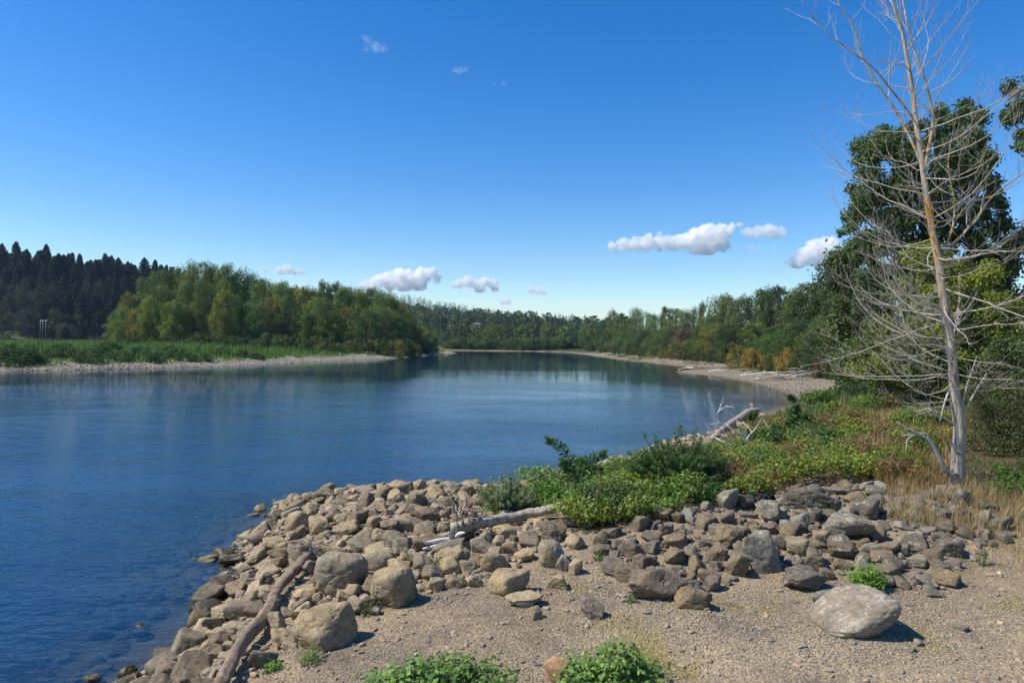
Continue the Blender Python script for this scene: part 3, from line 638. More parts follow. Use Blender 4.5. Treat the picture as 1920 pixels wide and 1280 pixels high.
big_tree('broadleaf_tree', 'bright yellow-green tree just behind the bare dead tree', 'tree', [(T3, 1)], (bp[0], 29), 63, 46000, .125, (.155, .195, .030), 190, .28, .6, 2.6, .2, 18, PALEBARK)
T4 = [(1868, 172), (1900, 158), (1925, 150), (1980, 120), (2100, 150), (2150, 420), (2000, 330), (1935, 285), (1898, 282), (1885, 250), (1868, 232), (1890, 200)]
bp = at(2110, 900, 27)
big_tree('cottonwood_tree', 'dark leafy branches reaching in at the top right edge', 'tree', [(T4, 1)], (bp[0], 27), 64, 24000, .14, (.075, .12, .034), 140, .2, .42, 2.2, .3, 16)
T5 = [(1888, 450), (1935, 430), (2050, 450), (2050, 700), (1890, 700), (1875, 560)]
bp = at(1975, 720, 46)
big_tree('broadleaf_tree', 'dark tree at the right edge below the overhanging branches', 'tree', [(T5, 1)], (bp[0], 46), 65, 16000, .24, (.07, .105, .034), 50, .6, 1.1, 3, .3, 10)
# shrubs under them
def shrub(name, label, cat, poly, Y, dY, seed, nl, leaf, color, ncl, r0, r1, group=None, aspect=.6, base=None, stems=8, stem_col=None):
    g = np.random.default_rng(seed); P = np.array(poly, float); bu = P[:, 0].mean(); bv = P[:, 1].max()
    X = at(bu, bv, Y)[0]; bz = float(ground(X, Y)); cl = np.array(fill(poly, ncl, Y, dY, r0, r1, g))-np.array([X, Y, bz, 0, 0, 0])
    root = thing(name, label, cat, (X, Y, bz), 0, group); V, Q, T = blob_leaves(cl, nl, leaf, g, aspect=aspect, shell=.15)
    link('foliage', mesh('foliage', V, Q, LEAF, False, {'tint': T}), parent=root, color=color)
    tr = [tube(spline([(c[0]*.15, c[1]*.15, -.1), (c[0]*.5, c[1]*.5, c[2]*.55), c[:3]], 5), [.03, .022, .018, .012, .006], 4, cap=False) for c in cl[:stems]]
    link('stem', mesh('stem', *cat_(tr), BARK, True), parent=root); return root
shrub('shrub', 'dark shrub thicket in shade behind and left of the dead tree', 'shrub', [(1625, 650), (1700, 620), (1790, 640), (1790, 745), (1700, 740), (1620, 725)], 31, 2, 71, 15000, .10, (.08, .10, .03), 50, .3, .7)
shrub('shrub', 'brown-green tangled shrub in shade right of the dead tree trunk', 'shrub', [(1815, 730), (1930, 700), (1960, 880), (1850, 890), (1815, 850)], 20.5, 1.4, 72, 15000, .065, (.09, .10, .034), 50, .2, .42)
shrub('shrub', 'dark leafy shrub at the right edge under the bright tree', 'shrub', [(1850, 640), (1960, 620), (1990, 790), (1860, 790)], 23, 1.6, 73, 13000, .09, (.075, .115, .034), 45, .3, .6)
shrub('shrub', 'bright green leafy shrub at the right edge beside the dead tree foot', 'shrub', [(1868, 885), (1900, 862), (1960, 870), (1990, 930), (1920, 945), (1868, 925)], 15.4, .8, 74, 9000, .055, (.10, .19, .03), 40, .12, .25)
shrub('shrub', 'green shrub above the cove beach beside the dry grass', 'shrub', [(1560, 730), (1600, 715), (1640, 725), (1650, 752), (1575, 758)], 38, 2, 75, 9000, .13, (.065, .12, .04), 34, .25, .5)
shrub('shrub', 'light green shrub at the top of the cove beach', 'shrub', [(1510, 745), (1560, 735), (1580, 760), (1560, 785), (1520, 775)], 34, 2, 76, 7000, .11, (.09, .16, .03), 30, .2, .38)
shrub('shrub', 'large dark shrub hanging over the right end of the far beach', 'shrub', [(1560, 672), (1620, 640), (1680, 660), (1690, 720), (1580, 715)], 48, 3, 77, 13000, .19, (.085, .125, .036), 40, .5, .9)
shrub('shrub', 'upright leafy shrub with a spire top beside the cove log', 'shrub', [(1478, 800), (1486, 765), (1476, 742), (1484, 738), (1496, 765), (1525, 790), (1528, 818), (1450, 820), (1460, 800)], 26, .5, 78, 5200, .10, (.055, .115, .028), 46, .11, .22, stems=10)
shrub('shrub', 'low green shrub left of the upright leafy shrub', 'shrub', [(1430, 805), (1455, 795), (1470, 825), (1420, 835)], 25, .5, 79, 2600, .08, (.10, .18, .03), 20, .10, .18)
shrub('shrub', 'yellow-green feathery shrub left of the dead tree foot', 'shrub', [(1680, 870), (1712, 848), (1745, 870), (1750, 905), (1690, 908)], 17.6, .5, 80, 8000, .045, (.17, .19, .025), 30, .1, .2)
shrub('shrub', 'small green shrub left of the dead tree trunk', 'shrub', [(1700, 770), (1730, 765), (1735, 790), (1700, 790)], 26, .5, 81, 2600, .08, (.08, .15, .03), 14, .15, .25)
shrub('shrub', 'small green leafy shrub behind the cove log end', 'shrub', [(1402, 778), (1418, 775), (1420, 790), (1402, 795)], 34, .3, 86, 1200, .09, (.06, .12, .03), 10, .12, .2)
# ------------------------------------------------------------------ willows: arching shoots with narrow leaves
def shoots(name, label, cat, u, vb, wpx, hpx, seed, n, color, leafl, asp=.18, lean=.5, tall=None, silver=False, per=60, group=None, Y=None):
    g = np.random.default_rng(seed); b = hit(u, vb); Y = Y or b[1]; X = at(u, vb, Y)[0]; bz = float(ground(X, Y)); k = Y/F; Wd = wpx*k/2; H = hpx*k
    root = thing(name, label, cat, (X, Y, bz), 0, group); tb = []; Cs, Ns, Us = [], [], []
    for i in range(n):
        a = g.uniform(0, 6.28); r0 = g.uniform(0, .55)*Wd; q = g.random()**.5; e = np.array([math.cos(a)*(r0+q*Wd*lean), math.sin(a)*(r0+q*Wd*lean)*.8, H*g.uniform(.45, .88)*(1.05-.45*q)])
        if tall and i < len(tall):
            e = np.array([(tall[i][0]-u)*k, g.uniform(-.2, .2), (vb-tall[i][1])*k*.98])
            a = math.atan2(.1, e[0]); r0 = abs(e[0])*.75
        s = np.array([math.cos(a)*r0*.5, math.sin(a)*r0*.5, 0]); p = spline([s, s*.5+e*.5+[0, 0, H*.08], e], 8)
        tb.append(tube(p, np.linspace(.009, .003, 8), 3, cap=False)); m = per
        t = g.random(m)**.8*.92+.08; i0 = np.minimum((t*7).astype(int), 6); f = (t*7-i0)[:, None]; Pp = p[i0]*(1-f)+p[i0+1]*f
        dr = p[i0+1]-p[i0]; dr /= np.linalg.norm(dr, axis=1)[:, None]+1e-9; sd_ = g.normal(size=(m, 3)); sd_ /= np.linalg.norm(sd_, axis=1)[:, None]
        up = dr*.7+sd_*.8; up /= np.linalg.norm(up, axis=1)[:, None]; Cs.append(Pp+up*leafl*.5); Us.append(up); Ns.append(g.normal(size=(m, 3))+[0, 0, .4])
    Cc = np.concatenate(Cs); V, Q = leaves(Cc, np.concatenate(Ns), leafl*(.6+.8*g.random(len(Cc))), asp, g, up=np.concatenate(Us)*3)
    T = np.repeat(g.random(len(Cc)), 4)
    link('foliage', mesh('foliage', V, Q, LEAF, False, {'tint': T}), parent=root, color=color)
    link('stem', mesh('stem', *cat_(tb), BARK, True), parent=root); return root
shoots('willow_shrub', 'large dark green willow shrub above the ivy beside the water', 'shrub', 1270, 918, 176, 118, 91, 330, (.10, .175, .05), .095, .22, .75, [(1207, 812), (1225, 820), (1262, 808), (1272, 800), (1277, 795), (1302, 796), (1308, 812), (1283, 806), (1335, 815), (1250, 822)], per=80)
shoots('willow_shrub', 'small silvery willow shrub at the water edge beyond the log', 'shrub', 950, 966, 116, 92, 92, 150, (.24, .30, .17), .075, .2, .7, [(947, 870), (955, 880), (975, 888), (938, 886), (920, 905), (1005, 905), (962, 884)], per=60)
shoots('willow_shrub', 'mid green willow sprawling between the leaning sapling and big willow', 'shrub', 1150, 950, 110, 70, 93, 90, (.075, .145, .035), .08, .22, .8, per=50)
shoots('willow_shrub', 'green willow clump on the slope right of the large willow', 'shrub', 1345, 905, 60, 50, 94, 60, (.08, .15, .035), .08, .22, .8, per=50)
# leaning sapling with rows of hanging leaflets
def sapling():
    b = hit(1088, 925); Y = b[1]; root = thing('leaning_sapling', 'leaning sapling with drooping rows of long leaflets over the water', 'sapling', b); g = np.random.default_rng(95); k = Y/F
    br = [[(1088, 925), (1078, 880), (1062, 852), (1045, 832), (1026, 824)], [(1088, 925), (1092, 885), (1102, 866), (1118, 856), (1135, 851)], [(1088, 920), (1076, 890), (1064, 872), (1052, 866)], [(1088, 920), (1098, 895), (1112, 880), (1128, 880)], [(1088, 922), (1084, 890), (1086, 870), (1094, 862)], [(1088, 922), (1074, 905), (1058, 900), (1048, 905)], [(1090, 922), (1104, 905), (1120, 900), (1130, 906)]]
    tb, Cs, Us = [], [], []
    for j, pl in enumerate(br):
        P = spline([at(u, v, Y+.12*j-.4*math.sin(j))-b for u, v in pl], 12); tb.append(tube(P, np.linspace(.016, .004, 12), 4))
        for t in np.linspace(.28, 1, 26):
            q = t*11; i = min(int(q), 10); p = P[i]*(1-q+i)+P[i+1]*(q-i); d = P[i+1]-P[i]; d /= np.linalg.norm(d)
            for s in (-1, 1):
                w = np.cross(d, [0, -1, .2])*s*.9+d*.55+np.array([0, 0, -.35])+g.normal(size=3)*.22; w /= np.linalg.norm(w); L = .19*(1.1-.5*t)
                for e in (0.25, .55, .85): Cs.append(p+w*L*e); Us.append(w)
    Cs = np.array(Cs); V, Q = leaves(Cs, g.normal(size=(len(Cs), 3))*.6+[0, -.6, .6], .115, .42, g, up=np.array(Us)*4)
    link('foliage', mesh('foliage', V, Q, LEAF, False, {'tint': np.repeat(g.random(len(Cs)), 4)}), parent=root, color=(.09, .185, .04))
    link('stem', mesh('stem', *cat_(tb), BARK, True), parent=root)
sapling()
# ------------------------------------------------------------------ weeds close to the camera: lobed leaves on stems
def lobed(Cc, N, size, g, lobes=5):
    n = len(Cc); N = N/np.linalg.norm(N, axis=1)[:, None]; d = g.normal(size=(n, 3)); d -= (d*N).sum(1)[:, None]*N; d /= np.linalg.norm(d, axis=1)[:, None]; s = np.cross(N, d)
    m = lobes*2; ang = np.linspace(-2.5, 2.5, m+1)[None, :]; rad = np.where(np.arange(m+1) % 2 == 1, 1.0, .66)[None, :]*(1+.12*g.normal(size=(n, m+1))); rad[:, m//2] *= 1.05
    P = Cc[:, None]+size[:, None, None]*.5*(rad*np.cos(ang))[:, :, None]*d[:, None]+size[:, None, None]*.5*(rad*np.sin(ang))[:, :, None]*s[:, None]-N[:, None]*(size[:, None, None]*.10*(rad**2)[:, :, None])
    V = np.concatenate([Cc[:, None]-d[:, None]*size[:, None, None]*.12, P], 1).reshape(-1, 3); b = np.arange(n)[:, None]*(m+2)
    T = np.stack([np.stack([b[:, 0], b[:, 0]+1+i, b[:, 0]+2+i], 1) for i in range(m)], 1).reshape(-1, 3)
    return V, T, m+2
def weed(name, label, cat, u, v, wpx, hpx, seed, nst, nleaf, size, color, depth=None, spread=1.0, group=None):
    g = np.random.default_rng(seed); b = hit(u, v); Y = b[1]; k = Y/F; Wd = wpx*k/2; H = hpx*k; D = depth if depth else Wd*.8
    root = thing(name, label, cat, b, 0, group); tb, Cs, Ns, Sz = [], [], [], []
    for i in range(nst):
        a = g.uniform(0, 6.28); q = math.sqrt(g.random()); x, y = math.cos(a)*q*Wd*spread, math.sin(a)*q*D; h = H*g.uniform(.5, 1)*(1.05-.6*q*q); gz = float(ground(b[0]+x, b[1]+y))-b[2]
        s = np.array([x*.5, y*.5, float(ground(b[0]+x*.5, b[1]+y*.5))-b[2]-.01]); e = np.array([x, y, gz+h]); P = spline([s, s*.4+e*.6+[0, 0, h*.15], e], 6); tb.append(tube(P, np.linspace(.005, .002, 6), 3, cap=False))
        for j in range(nleaf):
            t = g.random()**.7; w = t*5; i0 = min(int(w), 4); p = P[i0]*(1-w+i0)+P[i0+1]*(w-i0); o = g.normal(size=3)*size*.8; Cs.append(p+o*[1, 1, .4]); Ns.append(o*[8, 8, 3]+[-.3, -.2, 1.3]+g.normal(size=3)*.35); Sz.append(size*g.uniform(.55, 1.25)*(1.15-.4*t))
    V, T, m = lobed(np.array(Cs), np.array(Ns), np.array(Sz), g)
    link('foliage', mesh('foliage', V, T, LEAF, False, {'tint': np.repeat(g.random(len(Cs)), m)}), parent=root, color=color)
    link('stem', mesh('stem', *cat_(tb), LEAFSTEM, True), parent=root); return root
LEAFSTEM, _t, _b = M_('green_stem'); _b.inputs['Base Color'].default_value = (.16, .20, .06, 1); _b.inputs['Roughness'].default_value = .6
GW = (.14, .255, .05)
weed('leafy_weed', 'wide bright green leafy weed patch at the bottom edge, left of centre', 'weed', 812, 1350, 350, 130, 1, 330, 11, .078, GW, .5)
weed('leafy_weed', 'bushy bright green weed with a pointed top at the bottom edge', 'weed', 1150, 1325, 215, 136, 2, 170, 12, .078, (.15, .27, .05), .4)
weed('leafy_weed', 'tall shoot of the bottom edge weed standing a little apart', 'weed', 1128, 1275, 44, 64, 3, 10, 7, .05, (.14, .28, .05), .1)
weed('leafy_weed', 'small round bright green bush in front of the dark riprap', 'weed', 1626, 1104, 76, 54, 4, 80, 9, .055, (.13, .27, .03), .22)
weed('leafy_weed', 'thin upright weed growing against the central round boulder', 'weed', 757, 1137, 22, 44, 5, 5, 9, .04, (.11, .27, .03), .05)
weed('leafy_weed', 'low weed tuft at the foot of the bottom left boulder', 'weed', 580, 1240, 58, 34, 6, 34, 7, .03, (.12, .20, .035), .2)
weed('leafy_weed', 'small bright weed cushion beside the curved log base', 'weed', 513, 1255, 42, 22, 7, 26, 8, .03, (.11, .27, .03), .15)
weed('leafy_weed', 'broad dark leafy weed at the left end of the bottom patch', 'weed', 706, 1300, 60, 58, 8, 16, 6, .085, (.09, .22, .035), .12)
weed('leafy_weed', 'small weed among the riprap left of the bright green bush', 'weed', 1270, 1058, 14, 22, 9, 4, 7, .04, (.11, .26, .03), .05)
weed('leafy_weed', 'pale weed sprouting in front of the white log roots', 'weed', 812, 1072, 40, 50, 10, 12, 8, .035, (.13, .20, .05), .15)
weed('leafy_weed', 'thin green stalk among the tan stones left of the log roots', 'weed', 763, 1060, 16, 34, 11, 4, 8, .03, (.13, .22, .05), .05)
weed('leafy_weed', 'low dark weed on the gravel between tan boulders and riprap', 'weed', 1126, 1050, 34, 26, 12, 22, 8, .03, (.06, .14, .03), .15)
weed('leafy_weed', 'small dark weed under the left side of the big purple-brown rock', 'weed', 1182, 1128, 20, 26, 13, 10, 7, .03, (.06, .12, .03), .08)
weed('leafy_weed', 'tiny weed sprig between the boulder and the gravel', 'weed', 690, 1150, 44, 34, 14, 30, 7, .022, (.13, .19, .05), .15)
weed('leafy_weed', 'small weed climbing the dark craggy rocks', 'weed', 1550, 962, 44, 24, 15, 20, 7, .04, (.09, .20, .03), .2)
weed('leafy_weed', 'green weed below the dry grass at the far right', 'weed', 1842, 1060, 30, 52, 16, 12, 10, .035, (.15, .18, .05), .12)

# bramble mounds over the bank
def bramble_var(seed, nl=1700):
    g = np.random.default_rng(seed); cl = [(g.uniform(-.5, .5), g.uniform(-.45, .45), g.uniform(.1, .34), g.uniform(.16, .30), g.uniform(.16, .30), g.uniform(.10, .2)) for _ in range(12)]
    V, Q, T = blob_leaves(cl, nl, .06, g, aspect=.7, shell=.3); st = []
    for i in range(9):
        a = g.uniform(0, 6.28); r = g.uniform(.2, .7); st.append(tube(spline([(0, 0, 0), (math.cos(a)*r*.6, math.sin(a)*r*.6, g.uniform(.3, .55)), (math.cos(a)*r, math.sin(a)*r, g.uniform(.15, .6))], 6), np.linspace(.006, .003, 6), 3, cap=False))
    return mesh('foliage', V, Q, LEAF, False, {'tint': T}), mesh('stem', *cat_(st), BARK, True)
BV = [bramble_var(700+i) for i in range(4)]; g = np.random.default_rng(701)
BR1 = [(1110, 985), (1110, 930), (1180, 905), (1340, 900), (1400, 850), (1480, 825), (1560, 775), (1640, 760), (1740, 770), (1760, 830), (1700, 900), (1640, 900), (1500, 905), (1420, 930), (1320, 935), (1230, 965), (1150, 990)]
bm = []
while len(bm) < 46:
    u, v = g.uniform(1100, 1770), g.uniform(755, 992)
    if not inpoly(np.array([u]), np.array([v]), BR1)[0]: continue
    h = hit(u, v)
    if all(math.hypot(h[0]-q[2][0], h[1]-q[2][1]) > .7 for q in bm): bm.append((u, v, h))
BCL = [((.11, .215, .035), 'bright green'), ((.17, .24, .04), 'yellow-green'), ((.06, .13, .03), 'dark green'), ((.24, .24, .045), 'yellowing'), ((.22, .14, .05), 'russet')]
cn = {}
for u, v, h in sorted(bm, key=lambda q: q[0]):
    k = int(g.choice(5, p=[.34, .22, .2, .12, .12] if u < 1560 else [.12, .2, .05, .35, .28])) if u > 1300 else int(g.choice(3, p=[.5, .2, .3])); c, nm = BCL[k]; cn[k] = cn.get(k, 0)+1; s = g.uniform(.7, 1.35)*(1+.02*(h[1]-14)); f, st = BV[int(g.integers(4))]
    r = thing('bramble', f'{nm} bramble mound on the bank between willow and dead tree, {ordw(cn[k])} from the left', 'bramble', h, g.uniform(0, 6), 'bramble mounds on the bank', s)
    link('foliage', f, parent=r, color=jit(c, g)); link('stem', st, parent=r)
# ------------------------------------------------------------------ the bare dead tree
def dead_tree():
    g = np.random.default_rng(23); b = hit(1792, 915); Y = b[1]; k = Y/F; root = thing('dead_tree', 'tall bare dead tree with pale branches and orange lichen on its upper trunk', 'tree', b)
    def L(pl, dy=0):
        return np.array([at(p[0], p[1], Y+(p[3] if len(p) > 3 else dy))-b for p in pl]), np.array([p[2]*k*.5 for p in pl])
    def res(P, R, n):
        Q = spline(np.concatenate([P, R[:, None]*0], 1)[:, :3], n); return Q, np.interp(np.linspace(0, 1, n), np.linspace(0, 1, len(R)), R)
    main = [(1792, 922, 40), (1796, 900, 33), (1796, 850, 30), (1799, 800, 27), (1792, 745, 24), (1786, 680, 21), (1779, 620, 19.5), (1769, 560, 18), (1759, 490, 16.5), (1746, 420, 15), (1736, 360, 14), (1729, 300, 12.5), (1718, 230, 11), (1711, 170, 9.5), (1700, 105, 8.5), (1689, 50, 7), (1672, 0, 6), (1662, -60, 4.5), (1655, -130, 2)]
    P, R = L(main); R = R*.78; MP, MR = res(P, R, 70); stems = [(MP, MR)]
    link('trunk', mesh('trunk', *tube(MP, MR, 14, rough=.22, seed=4), DEADBARK, True), parent=root)
    lead = [([(1733, 330, 9), (1740, 285, 8.5, -.1), (1750, 225, 7.5, -.2), (1742, 180, 6.5, -.25), (1728, 130, 6, -.25), (1712, 90, 5, -.2), (1700, 40, 4.5, -.2), (1690, -20, 4), (1684, -90, 2)]),
            ([(1731, 315, 9), (1712, 270, 8, .15), (1690, 228, 7, .3), (1668, 190, 6, .35), (1640, 150, 5.5, .4), (1615, 100, 4.5, .4), (1596, 45, 4, .4), (1570, 0, 3, .4), (1560, -50, 1.5, .5)]),
            ([(1718, 232, 6), (1700, 205, 5), (1672, 170, 4.5, -.3), (1640, 130, 3.5, -.5), (1600, 100, 3, -.6), (1560, 70, 2.2, -.7), (1530, 40, 1.5, -.7), (1502, 0, 1, -.8)]),
            ([(1765, 475, 7), (1800, 445, 6.5, .3), (1830, 410, 5.5, .5), (1860, 370, 4.5, .6), (1905, 335, 4, .8), (1960, 300, 3, 1)]),
            ([(1765, 480, 5), (1785, 430, 5, .2), (1790, 380, 4.5, .3), (1783, 345, 4, .3), (1778, 300, 2.5, .3), (1790, 230, 1.5, .3)])]
    for pl in lead:
        P, R = L(pl); R = R*.68; q = res(P, R, 34); stems.append(q); link('limb', mesh('limb', *tube(*q, 8, rough=.1), DEADBARK, True), parent=root)
    # boughs
    B, Tw = [], []
    def bough(P0, az, length, up0, curl, r0, lvl):
        n = 11 if lvl == 0 else 7; d = np.array([math.cos(az)*math.cos(up0), math.sin(az)*math.cos(up0), math.sin(up0)]); p = np.array(P0, float); pts = [p.copy()]; st = length/(n-1)
        side = g.normal(size=3)*.10
        for i in range(n-1):
            d = d+np.array([0, 0, curl*st/length*2.0*(.25+1.3*i/(n-1))])+side*.35+g.normal(size=3)*(.12 if lvl == 0 else .17); d /= np.linalg.norm(d); p = p+d*st; pts.append(p.copy())
        pts = np.array(pts); rad = np.linspace(r0, max(.0015, r0*.12), n)
        (B if lvl == 0 else Tw).append(tube(pts, rad, 5 if lvl == 0 else 3, cap=False))
        if lvl < 2:
            ns = {0: int(4+length*2.2), 1: int(1+length*3)}[lvl]
            for s in range(ns):
                t = g.uniform(.22, .97); q = t*(n-1); i = min(int(q), n-2); pp = pts[i]*(1-q+i)+pts[i+1]*(q-i); dd = pts[i+1]-pts[i]; dd /= np.linalg.norm(dd)
                a2 = math.atan2(dd[1], dd[0])+g.choice([-1, 1])*g.uniform(.35, 1.0); e2 = math.asin(np.clip(dd[2], -1, 1))+g.uniform(-.25, .65)
                bough(pp, a2, length*g.uniform(.18, .42)*(1.15-.6*t), e2, curl*.6, max(.0021, rad[i]*.45), lvl+1)
    H = MP[-1][2]
    for i in range(82):
        t = (i+.5)/82; tt = .25+.70*t; q = tt*69; j = min(int(q), 68); p = MP[j]
        az = i*2.4+g.uniform(-.5, .5)
        if tt < .48: ln = g.uniform(1.9, 3.5); e = g.uniform(-.4, .12); c = .42
        elif tt < .66: ln = g.uniform(1.8, 3.6); e = g.uniform(-.1, .35); c = .7
        else: ln = g.uniform(1.0, 2.6)*(1.25-.75*(tt-.6)/.4); e = g.uniform(.25, .8); c = .85
        bough(p, az, ln, e, c, .004+.0042*ln*g.uniform(.7, 1.3), 0)
    # extra dense fan of boughs towards the left, low on the trunk
    for i in range(32):
        j = int(np.interp(g.random(), [0, 1], [15, 34])); az = math.pi+g.uniform(-.9, .9); bough(MP[j], az, g.uniform(2.2, 3.5), g.uniform(-.15, .35), .7, .016*g.uniform(.6, 1.1), 0)
    for P_, R_ in stems[1:]:
        for i in range(7):
            j = int(g.integers(6, len(P_)-2)); bough(P_[j], g.uniform(0, 6.28), g.uniform(.7, 1.7), g.uniform(.2, .9), .7, max(.006, R_[j]*.5), 0)
    # low broken stubs
    for (u0, v0, u1, v1, w) in ((1796, 800, 1740, 775, 5), (1790, 765, 1722, 770, 4), (1800, 790, 1850, 700, 5), (1800, 770, 1832, 668, 5), (1788, 690, 1772, 640, 5), (1778, 735, 1762, 790, 4)):
        p0 = at(u0, v0, Y)-b; p1 = at(u1, v1, Y-.2)-b; B.append(tube(spline([p0, (p0+p1)/2+[0, 0, .06], p1], 6), np.linspace(w, 1.6, 6)*k*.5, 5)); 
        for s in range(3): bough((p0+p1)/2+(p1-p0)*g.uniform(-.1, .45), math.pi+g.uniform(-1, 1) if u1 < u0 else g.uniform(-1, 1), g.uniform(.4, .9), g.uniform(-.4, .6), .3, .008, 1)
    link('branches', mesh('branches', *cat_(B), TWIG, True), parent=root); link('twigs', mesh('twigs', *cat_(Tw), TWIG, True), parent=root)
    # broken limb low on the left, forked
    bl = []
    for pl in ([(1793, 893, 12), (1774, 884, 10), (1763, 862, 9), (1753, 842, 8), (1740, 825, 7), (1722, 812, 5), (1700, 802, 3), (1680, 790, 1.5)], [(1757, 850, 7), (1742, 826, 6), (1735, 812, 4), (1712, 815, 3), (1690, 816, 2)], [(1722, 812, 4), (1703, 822, 3), (1699, 845, 1.5)], [(1797, 850, 8), (1786, 832, 5), (1780, 825, 2)]):
        P, R = L(pl, -.1); bl.append(tube(*res(P, R, 12), 7, rough=.2))
    for pl in ([(1790, 905, 16), (1778, 925, 12), (1762, 938, 5)], [(1798, 905, 15), (1815, 922, 11), (1832, 930, 5)], [(1795, 910, 12, -.1), (1792, 935, 9, -.4), (1790, 945, 4, -.5)]):
        P, R = L(pl); bl.append(tube(*res(P, R, 7), 6, rough=.2))
    link('broken_limb', mesh('broken_limb', *cat_(bl), PALEBARK, True), parent=root)
dead_tree()
# ------------------------------------------------------------------ driftwood
LOGOCC = []
def log_mesh(pl, Y0=None, k=12, n=22, seed=0, lift=.4, mat=DRIFT, name='log_trunk'):
    n = n*2; P = []
    for p in pl:
        if Y0 is None:
            h = hit(p[0], p[1], .12); r = p[2]*.5*h[1]/F; P.append((h[0], h[1], h[2]+r*lift+(p[3] if len(p) > 3 else 0), r))
        else: q = at(p[0], p[1], Y0+(p[3] if len(p) > 3 else 0)); P.append((*q, p[2]*.5*Y0/F))
    P = np.array(P); LOGOCC.extend([(a[0], a[1], max(a[3]*1.0, .16)) for a in spline(P, 16)]) if Y0 is None else None; o = P[0, :3].copy(); Q = spline(P[:, :3]-o, n); R = np.interp(np.linspace(0, 1, n), np.linspace(0, 1, len(P)), P[:, 3])
    g = np.random.default_rng(seed); Q[1:-1] += g.normal(size=(n-2, 3))*R.mean()*.08
    return o, Q, R
def root_mass(c, rad, n, seed, r0, bias=(0, 0, .3), flat_=.8, curl=.5, k=5):
    g = np.random.default_rng(seed); out = []
    for i in range(n):
        d = g.normal(size=3)+np.array(bias); d /= np.linalg.norm(d); L = rad*g.uniform(.7, 1.5); p = np.array(c, float)+d*rad*.1; pts = [p.copy()]
        for s in range(6): d = d+g.normal(size=3)*curl*.85; d /= np.linalg.norm(d); p = p+d*L/6*np.array([1, 1, flat_]); pts.append(p.copy())
        out.append(tube(np.array(pts), np.linspace(r0*g.uniform(.5, 1.2), r0*.12, 7), k, cap=False))
    return out
# the straight log on the stones
o, Q, R = log_mesh([(846, 1013, 25), (880, 1004, 24), (930, 990, 20), (985, 975, 17), (1025, 964, 15), (1058, 954, 14)], None, seed=3, lift=2.6)
r = thing('driftwood_log', 'long straight pale driftwood log lying across the tan stones', 'log', o)
link('log_trunk', mesh('log_trunk', *tube(Q, R, 20, rough=.34, seed=2), DRIFT, True), parent=r)
Yl = o[1]; A = []
for pl in ([(850, 1012, 15), (830, 1020, 12), (808, 1026, 9), (793, 1028, 3)], [(848, 1012, 12), (826, 1012, 9), (800, 1017, 6), (795, 1014, 2)], [(850, 1016, 16), (850, 1032, 12), (852, 1050, 8)], [(848, 1010, 13), (845, 1003, 9), (841, 997, 3)], [(853, 1008, 12), (862, 1000, 8), (872, 998, 3)], [(835, 1022, 7), (820, 1033, 5), (812, 1036, 2)]):
    P = np.array([at(u, v, Yl-.05-.1*i)-o for i, (u, v, w) in enumerate(pl)]); A.append(tube(spline(P, 8), np.interp(np.linspace(0, 1, 8), np.linspace(0, 1, len(pl)), [w*.5*Yl/F for _, _, w in pl]), 8, rough=.2))
tag(link('root', mesh('root', *cat_(A), BLEACH, True), parent=r), 'bleached white root stubs')
# dark branch half hidden beneath it
o, Q, R = log_mesh([(945, 1008, 10), (985, 994, 14), (1020, 982, 16), (1050, 975, 12)], None, seed=5, lift=.1)
tag(link('driftwood_branch', mesh('driftwood_branch', *tube(Q, R, 8, rough=.25), ROOTS, True), o), 'dark driftwood branch lying under the right end of the straight log', 'branch')
def rootwad(label, u, v, wpx, hpx, seed, n, curl=.5, mat=ROOTS, bias=(0, 0, .3), r=.02, name='root_wad', chunks=8):
    b = hit(u, v+hpx*.45); LOGOCC.append((b[0], b[1], .3)); k = b[1]/F; c = np.array([0, 0, hpx*k*.42]); A = root_mass(c, hpx*k*.62, n, seed, r, bias, .9, curl)
    g = np.random.default_rng(seed)
    st = tube(spline([c-[.05, .05, hpx*k*.4], c, c+[.03, 0, hpx*k*.15]], 6), [.10*hpx/50, .12*hpx/50, .12*hpx/50, .10*hpx/50, .08*hpx/50, .03], 9, rough=.4, seed=seed)
    for i in range(chunks):
        a = g.uniform(0, 6.28); t = g.uniform(.25, .75); L = hpx*k*g.uniform(.45, .8); d = np.array([math.cos(a)*t, math.sin(a)*t, 1.0])*L; b0 = np.array([math.cos(a)*.08, math.sin(a)*.08, .02]); m = b0+d*.5+g.normal(size=3)*.03
        A.append(tube(spline([b0, m, b0+d+g.normal(size=3)*.04], 6), np.linspace(.055, .008, 6), 6, rough=.4, seed=i))
    V, Qd = cat_(A+[st]); V[:, 0] *= wpx/hpx
    return tag(link(name, mesh(name, V, Qd, mat, True), b), label, 'driftwood')
rootwad('upturned tangled stump with spiky roots behind the straight log', 873, 975, 64, 80, 31, 46, .6, bias=(0, 0, .8), r=.04, chunks=22)
rootwad('wide ragged root mass at the right end of the straight log', 1080, 964, 78, 46, 32, 110, .9, bias=(0, 0, .3), r=.032)
rootwad('short upright weathered stump in the ivy near the leaning sapling', 1072, 922, 20, 30, 33, 16, .25, bias=(0, 0, 1.6), r=.03, name='stump')
rootwad('small pale spiky branch stub in the ivy below the large willow', 1139, 928, 14, 34, 34, 12, .3, BLEACH, (0, 0, 2), .012, name='branch_stub')
